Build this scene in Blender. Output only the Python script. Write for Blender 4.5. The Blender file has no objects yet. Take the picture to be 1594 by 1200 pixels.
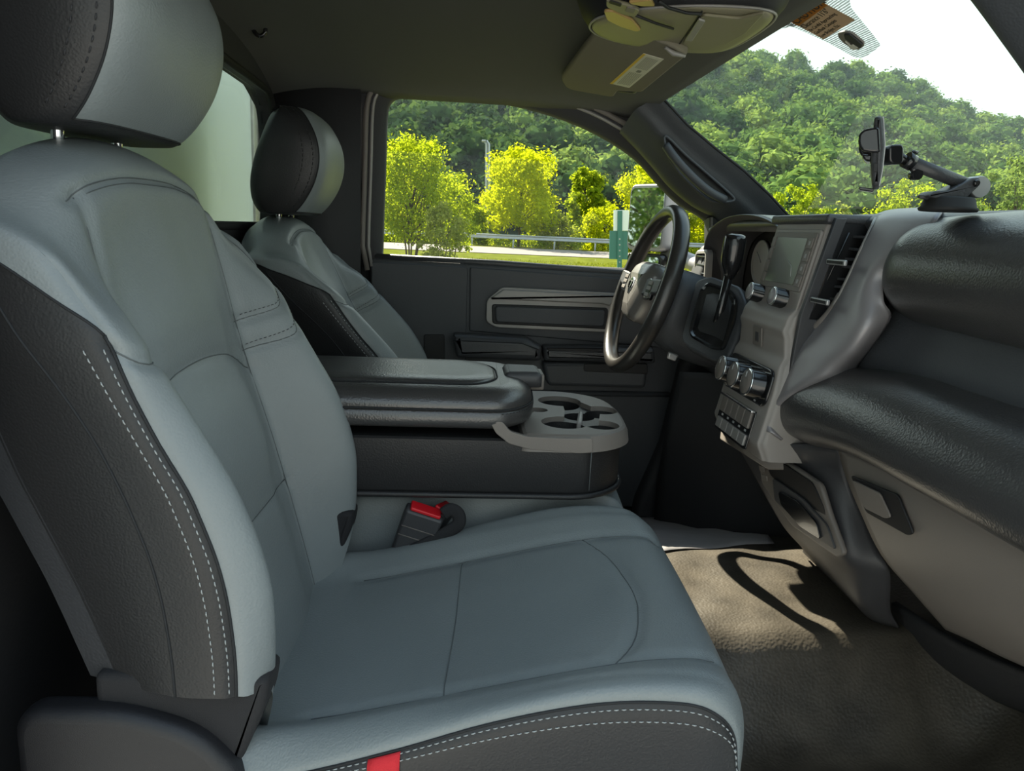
import bpy, bmesh, math, random
import numpy as np
from mathutils import Vector, Matrix
random.seed(7); rng=np.random.default_rng(7)
C=bpy.context.scene.collection
# ------------------------------------------------------------------ camera
# metres; x towards the bonnet, y from the open passenger door to the driver's door, z up; the camera is the origin
CAM_F=1150.0; VPX,VPY,ROLL=715.0,352.0,2.6
def cam_axes():
    r=math.radians(ROLL); dx,dy=VPX-797.0,600.0-VPY
    ux=dx*math.cos(r)-dy*math.sin(r); uy=dx*math.sin(r)+dy*math.cos(r)
    n=math.sqrt(ux*ux+uy*uy+CAM_F**2); p=math.atan2(uy,CAM_F); a=math.asin(-ux/n)
    R=Vector((math.cos(a),-math.sin(a),0)); Fh=Vector((math.sin(a),math.cos(a),0)); Z=Vector((0,0,1))
    F=Fh*math.cos(p)-Z*math.sin(p); U=Fh*math.sin(p)+Z*math.cos(p)
    return R*math.cos(r)+U*math.sin(r), -R*math.sin(r)+U*math.cos(r), F
CR,CU,CF=cam_axes()
cam=bpy.data.objects.new('camera',bpy.data.cameras.new('camera')); C.objects.link(cam)
cam.data.sensor_fit='HORIZONTAL'; cam.data.sensor_width=36; cam.data.lens=36*CAM_F/1594.0
cam.data.clip_start=0.02; cam.data.clip_end=2000
m=Matrix.Identity(4)
for i in range(3): m[i][0]=CR[i]; m[i][1]=CU[i]; m[i][2]=-CF[i]
cam.matrix_world=m
bpy.context.scene.camera=cam
def ray(px,py): return CF*CAM_F+CR*(px-797)+CU*(600-py)
def aY(px,py,Y): d=ray(px,py); return d*(Y/d.y)      # point measured in the photograph, at lateral distance Y
def aX(px,py,X): d=ray(px,py); return d*(X/d.x)
def aZ(px,py,z): d=ray(px,py); return d*(z/d.z)
# ------------------------------------------------------------------ light
vs=bpy.context.scene.view_settings
vs.view_transform='Standard'; vs.look='None'; vs.gamma=1; vs.use_curve_mapping=False; vs.exposure=1.82
bpy.context.scene.render.film_transparent=False
w=bpy.data.worlds.new('sky'); bpy.context.scene.world=w; w.use_nodes=True
nt=w.node_tree; nt.nodes.clear()
out=nt.nodes.new('ShaderNodeOutputWorld'); bg=nt.nodes.new('ShaderNodeBackground')
tc=nt.nodes.new('ShaderNodeTexCoord'); sx=nt.nodes.new('ShaderNodeSeparateXYZ'); rp=nt.nodes.new('ShaderNodeValToRGB')
nt.links.new(tc.outputs['Generated'],sx.inputs[0]); nt.links.new(sx.outputs['Z'],rp.inputs[0])
nt.links.new(rp.outputs[0],bg.inputs[0]); nt.links.new(bg.outputs[0],out.inputs[0])
e=rp.color_ramp.elements; e[0].position=0; e[0].color=(.74,.84,.80,1); e[1].position=1; e[1].color=(.45,.62,.85,1)
k=e.new(.28); k.color=(.72,.82,.80,1)
bg.inputs[1].default_value=0.50
SUN_DIR=Vector((-0.55,1.0,1.0)).normalized()   # from the scene towards the sun
sun=bpy.data.objects.new('sun',bpy.data.lights.new('sun','SUN')); C.objects.link(sun)
sun.data.energy=5.4; sun.data.angle=0.009; sun.data.color=(1,.90,.74)
sun.rotation_euler=SUN_DIR.to_track_quat('Z','Y').to_euler(); sun.location=(0,30,40)
# ------------------------------------------------------------------ materials
def mat(name,col,rough=.5,metal=0,bump=0,scale=300,kind='noise',var=0,spec=.5,coat=0,varscale=6,detail=3):
    m=bpy.data.materials.new(name); m.use_nodes=True; t=m.node_tree; b=t.nodes['Principled BSDF']
    b.inputs['Base Color'].default_value=(*col,1); b.inputs['Roughness'].default_value=rough
    b.inputs['Metallic'].default_value=metal; b.inputs['Specular IOR Level'].default_value=spec
    b.inputs['Coat Weight'].default_value=coat
    c=t.nodes.new('ShaderNodeTexCoord')
    if bump:
        if kind=='noise':
            n=t.nodes.new('ShaderNodeTexNoise'); n.inputs['Scale'].default_value=scale; n.inputs['Detail'].default_value=detail; o=n.outputs[0]
        else:
            n=t.nodes.new('ShaderNodeTexVoronoi'); n.inputs['Scale'].default_value=scale; n.feature='SMOOTH_F1'; o=n.outputs['Distance']
        t.links.new(c.outputs['Object'],n.inputs['Vector'])
        q=t.nodes.new('ShaderNodeBump'); q.inputs['Strength'].default_value=bump; q.inputs['Distance'].default_value=.001
        t.links.new(o,q.inputs['Height']); t.links.new(q.outputs[0],b.inputs['Normal'])
    if var:
        n=t.nodes.new('ShaderNodeTexNoise'); n.inputs['Scale'].default_value=varscale; n.inputs['Detail'].default_value=4
        t.links.new(c.outputs['Object'],n.inputs['Vector'])
        r=t.nodes.new('ShaderNodeValToRGB'); r.color_ramp.elements[0].position=.3; r.color_ramp.elements[1].position=.7
        r.color_ramp.elements[0].color=(*[x*(1-var) for x in col],1); r.color_ramp.elements[1].color=(*[min(1,x*(1+var)) for x in col],1)
        t.links.new(n.outputs[0],r.inputs[0]); t.links.new(r.outputs[0],b.inputs['Base Color'])
    return m
M={}
M['leather']=mat('grey_leather',(0.1899,0.2127,0.2178),.42,bump=.35,scale=420,kind='vor',var=.05,spec=.5)
M['leather_insert']=mat('grey_leather_insert',(0.1900,0.2128,0.2153),.46,bump=.45,scale=480,kind='vor',var=.05,spec=.5)
M['leather_black']=mat('black_leather',(0.0183,0.0183,0.0193),.45,bump=.3,scale=420,kind='vor',spec=.45)
M['leather_arm']=mat('black_grained_leather',(0.0450,0.0435,0.0435),.30,bump=.35,scale=380,kind='vor',spec=.9)
M['seam']=mat('dark_seam_thread',(.012,.013,.015),.8)  # one near-black colour for seams and piping
M['seam_grey']=mat('grey_seam',(0.0910,0.1014,0.1040),.7)
M['thread']=mat('light_grey_thread',(.36,.38,.38),.7)
M['thread_dark']=mat('dark_thread',(.03,.03,.033),.8)
M['plastic']=mat('black_plastic',(0.0476,0.0476,0.0510),.48,bump=.25,scale=900)
M['plastic_soft']=mat('soft_black_plastic',(0.0512,0.0528,0.0576),.42,bump=.4,scale=350,kind='vor')
M['stack_grey']=mat('stack_grey_plastic',(.27,.245,.225),.45,bump=.15,scale=1200)
M['hinge']=mat('hinge_cover_plastic',(.012,.012,.014),.5,bump=.25,scale=900)
M['plastic_dark']=mat('deep_black_plastic',(0.0100,0.0100,0.0110),.6)
M['gloss']=mat('gloss_black_plastic',(.012,.012,.013),.18,coat=.3)
M['satin']=mat('satin_grey_trim',(.30,.283,.290),.42,metal=.35,bump=.12,scale=1500)
M['satin_dark']=mat('warm_grey_plastic',(.170,.150,.134),.5,bump=.2,scale=900)
M['satin_light']=mat('light_grey_trim',(0.2860,0.2730,0.2600),.45,metal=.2,bump=.1,scale=1500)
M['door']=mat('charcoal_door_vinyl',(0.0522,0.0558,0.0621),.55,bump=.3,scale=420,kind='vor')
M['roof']=mat('dark_headliner_cloth',(.106,.105,.098),.95,bump=.4,scale=700,spec=.1)
M['visor']=mat('visor_cloth',(0.1950,0.1770,0.1350),.9,bump=.3,scale=700,spec=.15)
M['carpet']=mat('black_footwell_vinyl',(0.0286,0.0286,0.0312),.7,bump=.5,scale=200)
M['floor']=mat('black_floor_vinyl',(.066,.056,.043),.46,bump=.8,scale=210,kind='vor',var=.35,varscale=14)
M['chrome']=mat('chrome',(.75,.76,.78),.12,metal=1)
M['silver']=mat('silver_paint',(.42,.42,.42),.35,metal=.6)
M['red']=mat('red_plastic',(.62,.012,.02),.38)
M['redcloth']=mat('red_woven_tag',(.55,.015,.025),.8,bump=.5,scale=900)
M['paper']=mat('grey_paper',(.40,.38,.385),.85,var=.06,varscale=18)
M['rubber']=mat('black_rubber',(.012,.012,.012),.7)
M['webbing']=mat('black_webbing',(.014,.014,.016),.85,bump=.5,scale=900)
M['console']=mat('overhead_console_plastic',(0.2142,0.1953,0.1260),.42,bump=.1,scale=900)
M['amber']=mat('amber_lens',(.42,.27,.10),.3)
M['label']=mat('label_paper',(.62,.60,.50),.7)
M['labelline']=mat('label_ink',(.22,.22,.19),.7)
M['yellow']=mat('label_yellow',(.68,.46,.06),.7)
M['ink']=mat('black_ink',(.02,.018,.015),.7)
M['screen']=mat('lcd_screen',(.15,.155,.13),.16,coat=.5)
M['icon']=mat('pale_icon',(.38,.38,.38),.6)
M['white']=mat('white_paint',(.80,.83,.80),.5)
M['boxwhite']=mat('white_box_panel',(.74,.80,.78),.35)
M['alum']=mat('aluminium_rail',(.42,.41,.37),.4,metal=.5,var=.15,varscale=30)
M['galv']=mat('galvanised_steel',(.36,.38,.38),.4,metal=.5,var=.1)
M['signgreen']=mat('green_sign_back',(.05,.17,.14),.6)
M['bark']=mat('bark',(.09,.065,.045),.9,bump=.8,scale=30)
M['road']=mat('pale_road',(0.1674,0.1457,0.1302),.9,bump=.3,scale=20,var=.08,varscale=1)
M['cladding']=mat('pale_building',(.45,.45,.42),.8)
def leafmat(name,c1,c2,trans=.55,tc_=None):
    m=bpy.data.materials.new(name); m.use_nodes=True; t=m.node_tree; t.nodes.clear()
    o=t.nodes.new('ShaderNodeOutputMaterial'); mx=t.nodes.new('ShaderNodeMixShader'); d=t.nodes.new('ShaderNodeBsdfDiffuse'); tr=t.nodes.new('ShaderNodeBsdfTranslucent')
    g=t.nodes.new('ShaderNodeNewGeometry'); r=t.nodes.new('ShaderNodeValToRGB')
    r.color_ramp.elements[0].color=(*c1,1); r.color_ramp.elements[1].color=(*c2,1)
    t.links.new(g.outputs['Random Per Island'],r.inputs[0]); t.links.new(r.outputs[0],d.inputs[0])
    if tc_:
        tr.inputs[0].default_value=(*tc_,1)
    else: t.links.new(r.outputs[0],tr.inputs[0])
    mx.inputs[0].default_value=trans; t.links.new(d.outputs[0],mx.inputs[1]); t.links.new(tr.outputs[0],mx.inputs[2]); t.links.new(mx.outputs[0],o.inputs[0])
    return m
M['leafA']=leafmat('bright_leaves',(.05,.11,.008),(.24,.30,.02),.5,(.48,.56,.02))
M['leafB']=leafmat('yellow_green_leaves',(.09,.15,.008),(.34,.38,.015),.55,(.66,.70,.012))
M['leafC']=leafmat('pale_leaves',(.09,.13,.02),(.42,.40,.12),.5,(.42,.48,.06))
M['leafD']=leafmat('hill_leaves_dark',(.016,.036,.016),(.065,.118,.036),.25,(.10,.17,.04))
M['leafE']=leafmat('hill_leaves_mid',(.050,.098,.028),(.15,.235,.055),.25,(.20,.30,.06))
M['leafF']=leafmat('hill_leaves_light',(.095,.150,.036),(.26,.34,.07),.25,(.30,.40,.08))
M['grass']=leafmat('grass_blades',(.08,.10,.01),(.17,.19,.02),.4,(.22,.25,.02))
M['hillground']=mat('wooded_ground',(.030,.050,.022),1,bump=0,var=.5,varscale=.06,spec=0)
M['turf']=mat('mown_turf',(.10,.115,.018),1,var=.25,varscale=1.2,spec=0)
M['stickertan']=leafmat('sticker_tan',(.34,.28,.20),(.34,.28,.20),.6,(.42,.34,.26))
M['stickerorange']=leafmat('sticker_orange',(.55,.27,.07),(.55,.27,.07),.6,(.60,.30,.08))
def glassmat(name,tint,refl=1.0,mul=1.0):
    m=bpy.data.materials.new(name); m.use_nodes=True; t=m.node_tree; t.nodes.clear()
    o=t.nodes.new('ShaderNodeOutputMaterial'); mx=t.nodes.new('ShaderNodeMixShader'); a=t.nodes.new('ShaderNodeBsdfTransparent'); g=t.nodes.new('ShaderNodeBsdfGlossy')
    a.inputs[0].default_value=(*tint,1); g.inputs['Roughness'].default_value=.0; g.inputs[0].default_value=(.9,.95,.95,1)
    f=t.nodes.new('ShaderNodeLayerWeight'); f.inputs[0].default_value=.5; pw_=t.nodes.new('ShaderNodeMath'); pw_.operation='POWER'; pw_.inputs[1].default_value=5
    q=t.nodes.new('ShaderNodeMath'); q.operation='MULTIPLY_ADD'; q.inputs[1].default_value=.7; q.inputs[2].default_value=.014*mul
    t.links.new(f.outputs['Facing'],pw_.inputs[0]); t.links.new(pw_.outputs[0],q.inputs[0]); t.links.new(q.outputs[0],mx.inputs[0]); t.links.new(a.outputs[0],mx.inputs[1]); t.links.new(g.outputs[0],mx.inputs[2]); t.links.new(mx.outputs[0],o.inputs[0])
    return m
M['glass']=glassmat('window_glass',(.93,.97,.94))
M['wglass']=glassmat('windscreen_glass',(.88,.96,.91),mul=2.0)
def fritmat():
    m=bpy.data.materials.new('dotted_frit'); m.use_nodes=True; t=m.node_tree; b=t.nodes['Principled BSDF']
    b.inputs['Base Color'].default_value=(.10,.11,.11,1); b.inputs['Roughness'].default_value=.6
    c=t.nodes.new('ShaderNodeTexCoord'); v=t.nodes.new('ShaderNodeTexVoronoi'); v.inputs['Scale'].default_value=560; v.inputs['Randomness'].default_value=0
    t.links.new(c.outputs['Object'],v.inputs['Vector']); r=t.nodes.new('ShaderNodeMath'); r.operation='LESS_THAN'; r.inputs[1].default_value=.50
    t.links.new(v.outputs['Distance'],r.inputs[0]); t.links.new(r.outputs[0],b.inputs['Alpha'])
    return m
M['frit']=fritmat()
# ------------------------------------------------------------------ mesh helpers
def V(*a): return np.array(a,float)
def empty(name,loc,label=None,cat=None,group=None,kind=None,rz=0):
    o=bpy.data.objects.new(name,None); C.objects.link(o); o.location=loc; o.rotation_euler=(0,0,rz); o.empty_display_size=.05
    return tag(o,label,cat,group,kind)
def tag(o,label=None,cat=None,group=None,kind=None):
    if label: o['label']=label
    if cat: o['category']=cat
    if group: o['group']=group
    if kind: o['kind']=kind
    return o
def rootloc(p):
    l=Vector((0,0,0))
    while p is not None: l=l+Vector(p.location); p=p.parent
    return l
def mk(name,verts,faces,mt,parent=None,smooth=True,angle=None):
    """link ONE mesh; verts in world metres"""
    verts=np.asarray([tuple(v) for v in verts],float) if not isinstance(verts,np.ndarray) else verts
    off=np.array(rootloc(parent)) if parent is not None else np.zeros(3)
    me=bpy.data.meshes.new(name); me.from_pydata((verts-off).tolist(),[],[tuple(int(i) for i in f) for f in faces])
    if isinstance(mt,(list,tuple)):
        for q in mt: me.materials.append(q)
    else: me.materials.append(mt)
    me.polygons.foreach_set('use_smooth',[smooth and len(p.vertices)<7 for p in me.polygons])
    bm=bmesh.new(); bm.from_mesh(me); bmesh.ops.recalc_face_normals(bm,faces=bm.faces)
    if angle is not None:
        for ed in bm.edges:
            if len(ed.link_faces)==2 and ed.calc_face_angle(0)>math.radians(angle): ed.smooth=False
    bm.to_mesh(me); bm.free()
    o=bpy.data.objects.new(name,me); C.objects.link(o)
    if parent is not None: o.parent=parent
    return o
def join(parts):
    V_=[];F_=[];n=0
    for v,f in parts:
        v=np.asarray([tuple(q) for q in v],float); V_.append(v); F_+= [tuple(i+n for i in q) for q in f]; n+=len(v)
    return np.concatenate(V_),F_
def rpoly(pts,r=.01,seg=5):
    """round the corners of a polygon"""
    out=[];n=len(pts); rr=r if isinstance(r,(list,tuple)) else [r]*n
    for i in range(n):
        p=V(*pts[i]);a=V(*pts[i-1]);b=V(*pts[(i+1)%n]);da=a-p;db=b-p;la=np.linalg.norm(da);lb=np.linalg.norm(db)
        k=min(rr[i],la*.49,lb*.49)
        if k<=1e-6: out.append(p); continue
        s=p+da/la*k;e_=p+db/lb*k
        for j in range(seg+1):
            t=j/seg; out.append((1-t)**2*s+2*t*(1-t)*p+t*t*e_)
    return np.array(out)
def offset(poly,d):
    """inset a closed 2D polygon by d"""
    p=np.asarray(poly);n=len(p);a=np.roll(p,1,0);b=np.roll(p,-1,0)
    area=.5*np.sum(p[:,0]*b[:,1]-b[:,0]*p[:,1]);s=1 if area>0 else -1
    t1=p-a;t2=b-p;t1=t1/np.maximum(np.linalg.norm(t1,axis=1,keepdims=True),1e-9);t2=t2/np.maximum(np.linalg.norm(t2,axis=1,keepdims=True),1e-9)
    t=t1+t2;t=t/np.maximum(np.linalg.norm(t,axis=1,keepdims=True),1e-9);nrm=np.stack([-t[:,1],t[:,0]],1)*s
    return p+nrm*d
def plate(outline,o,u,v,n,prof):
    """rings of an outline in the plane (u,v) at o, at (inset,height along n)"""
    o,u,v,n=[V(*q) for q in (o,u,v,n)];vs_=[];F_=[];N=len(outline)
    for ins,h in prof:
        q=offset(outline,ins) if ins else np.asarray(outline)
        vs_.append(o+q[:,:1]*u+q[:,1:2]*v+n*h)
    for k in range(len(prof)-1):
        for i in range(N):
            j=(i+1)%N; F_.append((k*N+i,k*N+j,(k+1)*N+j,(k+1)*N+i))
    F_.append(tuple(range(N))[::-1]); F_.append(tuple((len(prof)-1)*N+i for i in range(N)))
    return np.concatenate(vs_),F_
def rprof(h,r,seg=4,bottom=True):
    """profile of height h with rounded edges of radius r"""
    p=[]
    if bottom:
        for j in range(seg+1):
            t=math.pi/2*j/seg; p.append((r*(1-math.sin(t)),r*(1-math.cos(t))))
    else: p.append((0,0))
    for j in range(seg+1):
        t=math.pi/2*j/seg; p.append((r*(1-math.cos(t)),h-r*(1-math.sin(t))))
    return p
def box(x0,x1,y0,y1,z0,z1,r=.004):
    o=rpoly([(x0,y0),(x1,y0),(x1,y1),(x0,y1)],r,3)
    return plate(o,(0,0,z0),(1,0,0),(0,1,0),(0,0,1),rprof(z1-z0,r,2))
def catmull(P_,n,closed=False):
    P_=np.asarray([tuple(q) for q in P_],float);N=len(P_);out=[]
    segs=N if closed else N-1
    for i in range(segs):
        if closed: p=[P_[(i+k)%N] for k in (-1,0,1,2)]
        else:
            p1,p2=P_[i],P_[i+1];p0=P_[i-1] if i>0 else 2*p1-p2;p3=P_[i+2] if i+2<N else 2*p2-p1;p=[p0,p1,p2,p3]
        for j in range(n):
            t=j/n; out.append(.5*((2*p[1])+(-p[0]+p[2])*t+(2*p[0]-5*p[1]+4*p[2]-p[3])*t*t+(-p[0]+3*p[1]-3*p[2]+p[3])*t**3))
    if not closed: out.append(P_[-1])
    return np.array(out)
def dense(net,nu,nv):
    """bicubic (Catmull-Rom) refinement of a control net rows x cols x 3"""
    net=np.asarray(net,float)
    a=np.stack([catmull(net[i],nu) for i in range(net.shape[0])])
    return np.stack([catmull(a[:,j],nv) for j in range(a.shape[1])],1)
def gridmesh(g,closeu=False,capv=False):
    R_,C_=g.shape[:2];F_=[]
    for i in range(R_-1):
        for j in range(C_ if closeu else C_-1):
            k=(j+1)%C_; F_.append((i*C_+j,i*C_+k,(i+1)*C_+k,(i+1)*C_+j))
    v=g.reshape(-1,3)
    if capv: F_.append(tuple(range(C_))[::-1]); F_.append(tuple((R_-1)*C_+j for j in range(C_)))
    return v,F_
def tube(pts,r,n=8,closed=False,caps=True,flat=None,up=None):
    """sweep a circle (or ellipse flat=(a,b)) along points; r may be a list"""
    P_=np.asarray([tuple(q) for q in pts],float);N=len(P_);vs_=[];F_=[]
    rr=r if hasattr(r,'__len__') else [r]*N; prev=None
    for i in range(N):
        if closed: t=P_[(i+1)%N]-P_[i-1]
        else: t=P_[min(i+1,N-1)]-P_[max(i-1,0)]
        t=t/max(np.linalg.norm(t),1e-9)
        if up is not None: a=np.cross(t,V(*up))
        elif prev is None: a=np.cross(t,V(0,0,1)) if abs(t[2])<.9 else np.cross(t,V(1,0,0))
        else: a=prev-t*np.dot(prev,t)
        a=a/max(np.linalg.norm(a),1e-9);prev=a;b=np.cross(t,a)
        for k in range(n):
            q=2*math.pi*k/n;fa,fb=flat if flat else (1,1)
            vs_.append(P_[i]+a*math.cos(q)*rr[i]*fa+b*math.sin(q)*rr[i]*fb)
    for i in range(N if closed else N-1):
        j=(i+1)%N
        for k in range(n): F_.append((i*n+k,i*n+(k+1)%n,j*n+(k+1)%n,j*n+k))
    if caps and not closed: F_.append(tuple(range(n))[::-1]); F_.append(tuple((N-1)*n+k for k in range(n)))
    return np.array(vs_),F_
def lathe(o,axis,prof,n=24):
    """(radius,height) profile turned about axis at o"""
    o=V(*o);ax=V(*axis);ax=ax/np.linalg.norm(ax);a=np.cross(ax,V(0,0,1) if abs(ax[2])<.9 else V(1,0,0));a/=np.linalg.norm(a);b=np.cross(ax,a)
    vs_=[o+ax*h+(a*math.cos(2*math.pi*k/n)+b*math.sin(2*math.pi*k/n))*r for r,h in prof for k in range(n)];F_=[]
    for i in range(len(prof)-1):
        for k in range(n): F_.append((i*n+k,i*n+(k+1)%n,(i+1)*n+(k+1)%n,(i+1)*n+k))
    F_.append(tuple(range(n))[::-1]); F_.append(tuple((len(prof)-1)*n+k for k in range(n)))
    return np.array(vs_),F_
def extr(profile,y0,y1):
    """(x,z) profile extruded along y"""
    N=len(profile);v=[(x,y0,z) for x,z in profile]+[(x,y1,z) for x,z in profile]
    F_=[(i,(i+1)%N,N+(i+1)%N,N+i) for i in range(N)]+[tuple(range(N))[::-1],tuple(range(N,2*N))]
    return np.array(v),F_
def solid(v,f,th):
    """thicken an open sheet"""
    me=bpy.data.meshes.new('t');me.from_pydata([tuple(q) for q in v],[],[tuple(int(i) for i in q) for q in f]);bm=bmesh.new();bm.from_mesh(me)
    bmesh.ops.recalc_face_normals(bm,faces=bm.faces);bmesh.ops.solidify(bm,geom=bm.faces[:],thickness=th)
    bm.verts.ensure_lookup_table();vv=np.array([tuple(q.co) for q in bm.verts]);ff=[tuple(q.index for q in fc.verts) for fc in bm.faces];bm.free();bpy.data.meshes.remove(me)
    return vv,ff
def cut(obj,v,f):
    """boolean difference, applied at once; the cutter is removed"""
    c=mk('cutter',v,f,M['plastic'],None,False); c.location=rootloc(obj.parent)*0
    md=obj.modifiers.new('b','BOOLEAN');md.object=c;md.operation='DIFFERENCE';md.solver='EXACT'
    bpy.context.view_layer.update();dg=bpy.context.evaluated_depsgraph_get()
    me=bpy.data.meshes.new_from_object(obj.evaluated_get(dg));obj.modifiers.clear();old=obj.data;obj.data=me;me.name=old.name
    bpy.data.objects.remove(c)
def text_mesh(name,s,size,o,u,v,mt,parent,align='LEFT',ext=.0002):
    cu=bpy.data.curves.new(name,'FONT');cu.body=s;cu.size=size;cu.align_x=align;cu.extrude=ext;ob=bpy.data.objects.new('tmp',cu);C.objects.link(ob)
    bpy.context.view_layer.update();me=bpy.data.meshes.new_from_object(ob.evaluated_get(bpy.context.evaluated_depsgraph_get()))
    bpy.data.objects.remove(ob);u,v,o=V(*u),V(*v),V(*o);n=np.cross(u,v);off=np.array(rootloc(parent))
    for q in me.vertices: c=q.co; q.co=Vector(tuple(o+u*c.x+v*c.y+n*c.z-off))
    me.materials.clear();me.materials.append(mt);me.name=name
    r=bpy.data.objects.new(name,me);C.objects.link(r);r.parent=parent;return r
def dashes(curve,nrm,length=.0045,gap=.003,r=.0007,lift=.0004):
    """stitches along a dense 3D curve"""
    P_=np.asarray(curve);d=np.r_[0,np.cumsum(np.linalg.norm(np.diff(P_,axis=0),axis=1))];L=d[-1];s=0;parts=[]
    def at(x): return np.array([np.interp(x,d,P_[:,k]) for k in range(3)]),np.array([np.interp(x,d,nrm[:,k]) for k in range(3)])
    while s<L-length:
        a,na=at(s);b,nb=at(s+length);m_,nm=at(s+length/2)
        parts.append(tube([a+na*lift*.2,m_+nm*(lift+r*.6),b+nb*lift*.2],[r*.7,r,r*.7],5)); s+=length+gap
    return join(parts)
# ------------------------------------------------------------------ seats
def normals(g):
    du=np.gradient(g,axis=1);dv=np.gradient(g,axis=0);n=np.cross(du,dv);return n/np.maximum(np.linalg.norm(n,axis=2,keepdims=True),1e-9)
class Surf:
    """upholstery surface from a control net, with seams pressed in"""
    def __init__(s,net,nu,nv,out):
        s.nu,s.nv=nu,nv;s.g=dense(net,nu,nv);s.n=normals(s.g)
        mid=s.g[s.g.shape[0]//2,s.g.shape[1]//2];
        if np.dot(s.n[s.g.shape[0]//2,s.g.shape[1]//2],V(*out))<0: s.n=-s.n
    def _ev(s,a,c,r):
        R_,C_=a.shape[:2];x=np.clip(np.asarray(c)*s.nu,0,C_-1.001);y=np.clip(np.asarray(r)*s.nv,0,R_-1.001)
        i=y.astype(int);j=x.astype(int);fy=(y-i)[:,None];fx=(x-j)[:,None]
        return (a[i,j]*(1-fx)+a[i,j+1]*fx)*(1-fy)+(a[i+1,j]*(1-fx)+a[i+1,j+1]*fx)*fy
    def curve(s,cr,lift=0,n=14):
        q=catmull([(c,r,0) for c,r in cr],n);P_=s._ev(s.g,q[:,0],q[:,1]);N_=s._ev(s.n,q[:,0],q[:,1]);return P_+N_*lift,N_
    def press(s,curves,depth,wd):
        g0=s.g.copy()
        d=np.full(s.g.shape[:2],9.)
        for cr in curves:
            P_,_=s.curve(cr,0,40);L_=np.r_[0,np.cumsum(np.linalg.norm(np.diff(P_,axis=0),axis=1))];t_=np.arange(0,L_[-1],.0035)
            P_=np.stack([np.interp(t_,L_,P_[:,k]) for k in range(3)],1)
            for p in P_: d=np.minimum(d,np.linalg.norm(g0-p,axis=2))
        s.g=g0-s.n*(depth*np.exp(-(d/wd)**2))[...,None]
    def piece(s,c0,c1,r0=0,r1=None):
        r1=(s.g.shape[0]-1)/s.nv if r1 is None else r1
        return gridmesh(s.g[int(r0*s.nv):int(r1*s.nv)+1,int(c0*s.nu):int(c1*s.nu)+1])
ZT=[-.60,-.54,-.48,-.42,-.36,-.30,-.24,-.18,-.12,-.05,.03,.06,.10]
XI=[-.20,-.211,-.225,-.240,-.256,-.272,-.290,-.308,-.322,-.337,-.358,-.372,-.395]
XB=[-.20,-.186,-.166,-.160,-.163,-.176,-.202,-.236,-.272,-.320,-.368,-.385,-.40]
XS=[-.20,-.19,-.188,-.188,-.192,-.205,-.228,-.261,-.284,-.312,-.362,-.39,-.41]
XR=[-.25,-.248,-.246,-.248,-.253,-.266,-.288,-.315,-.358,-.395,-.42,-.43,-.44]
XC=[-.28,-.29,-.30,-.32,-.34,-.365,-.39,-.41,-.43,-.45,-.47,-.475,-.48]
def back_net():
    rows=[.064,.078,.066,.038,-.012,-.06,-.12,-.18,-.24,-.30,-.36,-.42,-.48,-.54,-.60]
    kd=[1,1,1,.95,.8,.6,.42,.25,.1,0,0,0,0,0,0]; ys=[.93,.93,.95,.97,.985,1,1,1,1,1,1,1,1,1,1]
    Yc=[.232,.250,.250,.212,.158,.08,0];dr=[.085,.088,.082,.066,.034,.009,0];net=[]
    for r,z in enumerate(rows):
        row=[]
        for c in list(range(7))+[5,4,3,2,1,0]:
            zz=z-kd[r]*dr[c]
            if c<=3 and zz<-.24: zz=-.24+(zz+.24)*(.215/.36 if c<3 else .235/.36)
            T={0:XC,1:XR,2:XS,3:XB}.get(c,XI);x=np.interp(zz,ZT,T)
            if c>=4:
                x+= {4:0,5:.004,6:.006}[c]
                if c>=5 and r in (8,9): x+=.010
                if c>=5 and r in (4,5): x-=.008
            if r==0: x=-.462+(0 if c>2 else -.006)
            if r==1: x=-.425+(-.02 if c==2 else -.03 if c==1 else -.05 if c==0 else 0)
            if r==2: x=x*.45-.425*.55 if c<=3 else x*.75-.41*.25
            if r==3 and c<=3: x=x*.80-.425*.20
            if r==4 and c<=3: x=x*.93-.425*.07
            row.append([x,-Yc[c]*ys[r],zz])
        for k in range(7,13): row[k][1]*=-1
        net.append(row)
    return net
def cushion_net():
    X_=[-.25,-.14,-.04,.06,.155,.23,.286,.316,.322,.316]
    T=dict(c=[-.56,-.545,-.525,-.502,-.478,-.462,-.460,-.487,-.54,-.64],i=[-.55,-.535,-.512,-.487,-.462,-.449,-.450,-.482,-.54,-.64],
           b=[-.52,-.515,-.492,-.467,-.443,-.435,-.442,-.478,-.54,-.64],s=[-.560,-.540,-.510,-.475,-.452,-.447,-.455,-.488,-.55,-.64])
    net=[]
    for r,x in enumerate(X_):
        row=[]
        for c in list(range(7))+[5,4,3,2,1,0]:
            y=[.243,.254,.250,.214,.163,.08,0][c]
            z={0:-.68,1:-.60,2:T['s'][r],3:T['b'][r],4:T['i'][r],5:T['c'][r]*.7+T['i'][r]*.3,6:T['c'][r]}[c]
            if c==1: z=min(-.575,T['s'][r]-.03)
            xx=x+(.014*(1-(y/.25)**2) if r>=4 else 0)-(.012 if c<=2 and r>=6 else 0)
            if r>=7: y*=.975
            row.append([xx,-y,z])
        for k in range(7,13): row[k][1]*=-1
        net.append(row)
    return net
def at0(vf,root):
    v,f=vf;return np.asarray(v)+np.array(rootloc(root)),f
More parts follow.
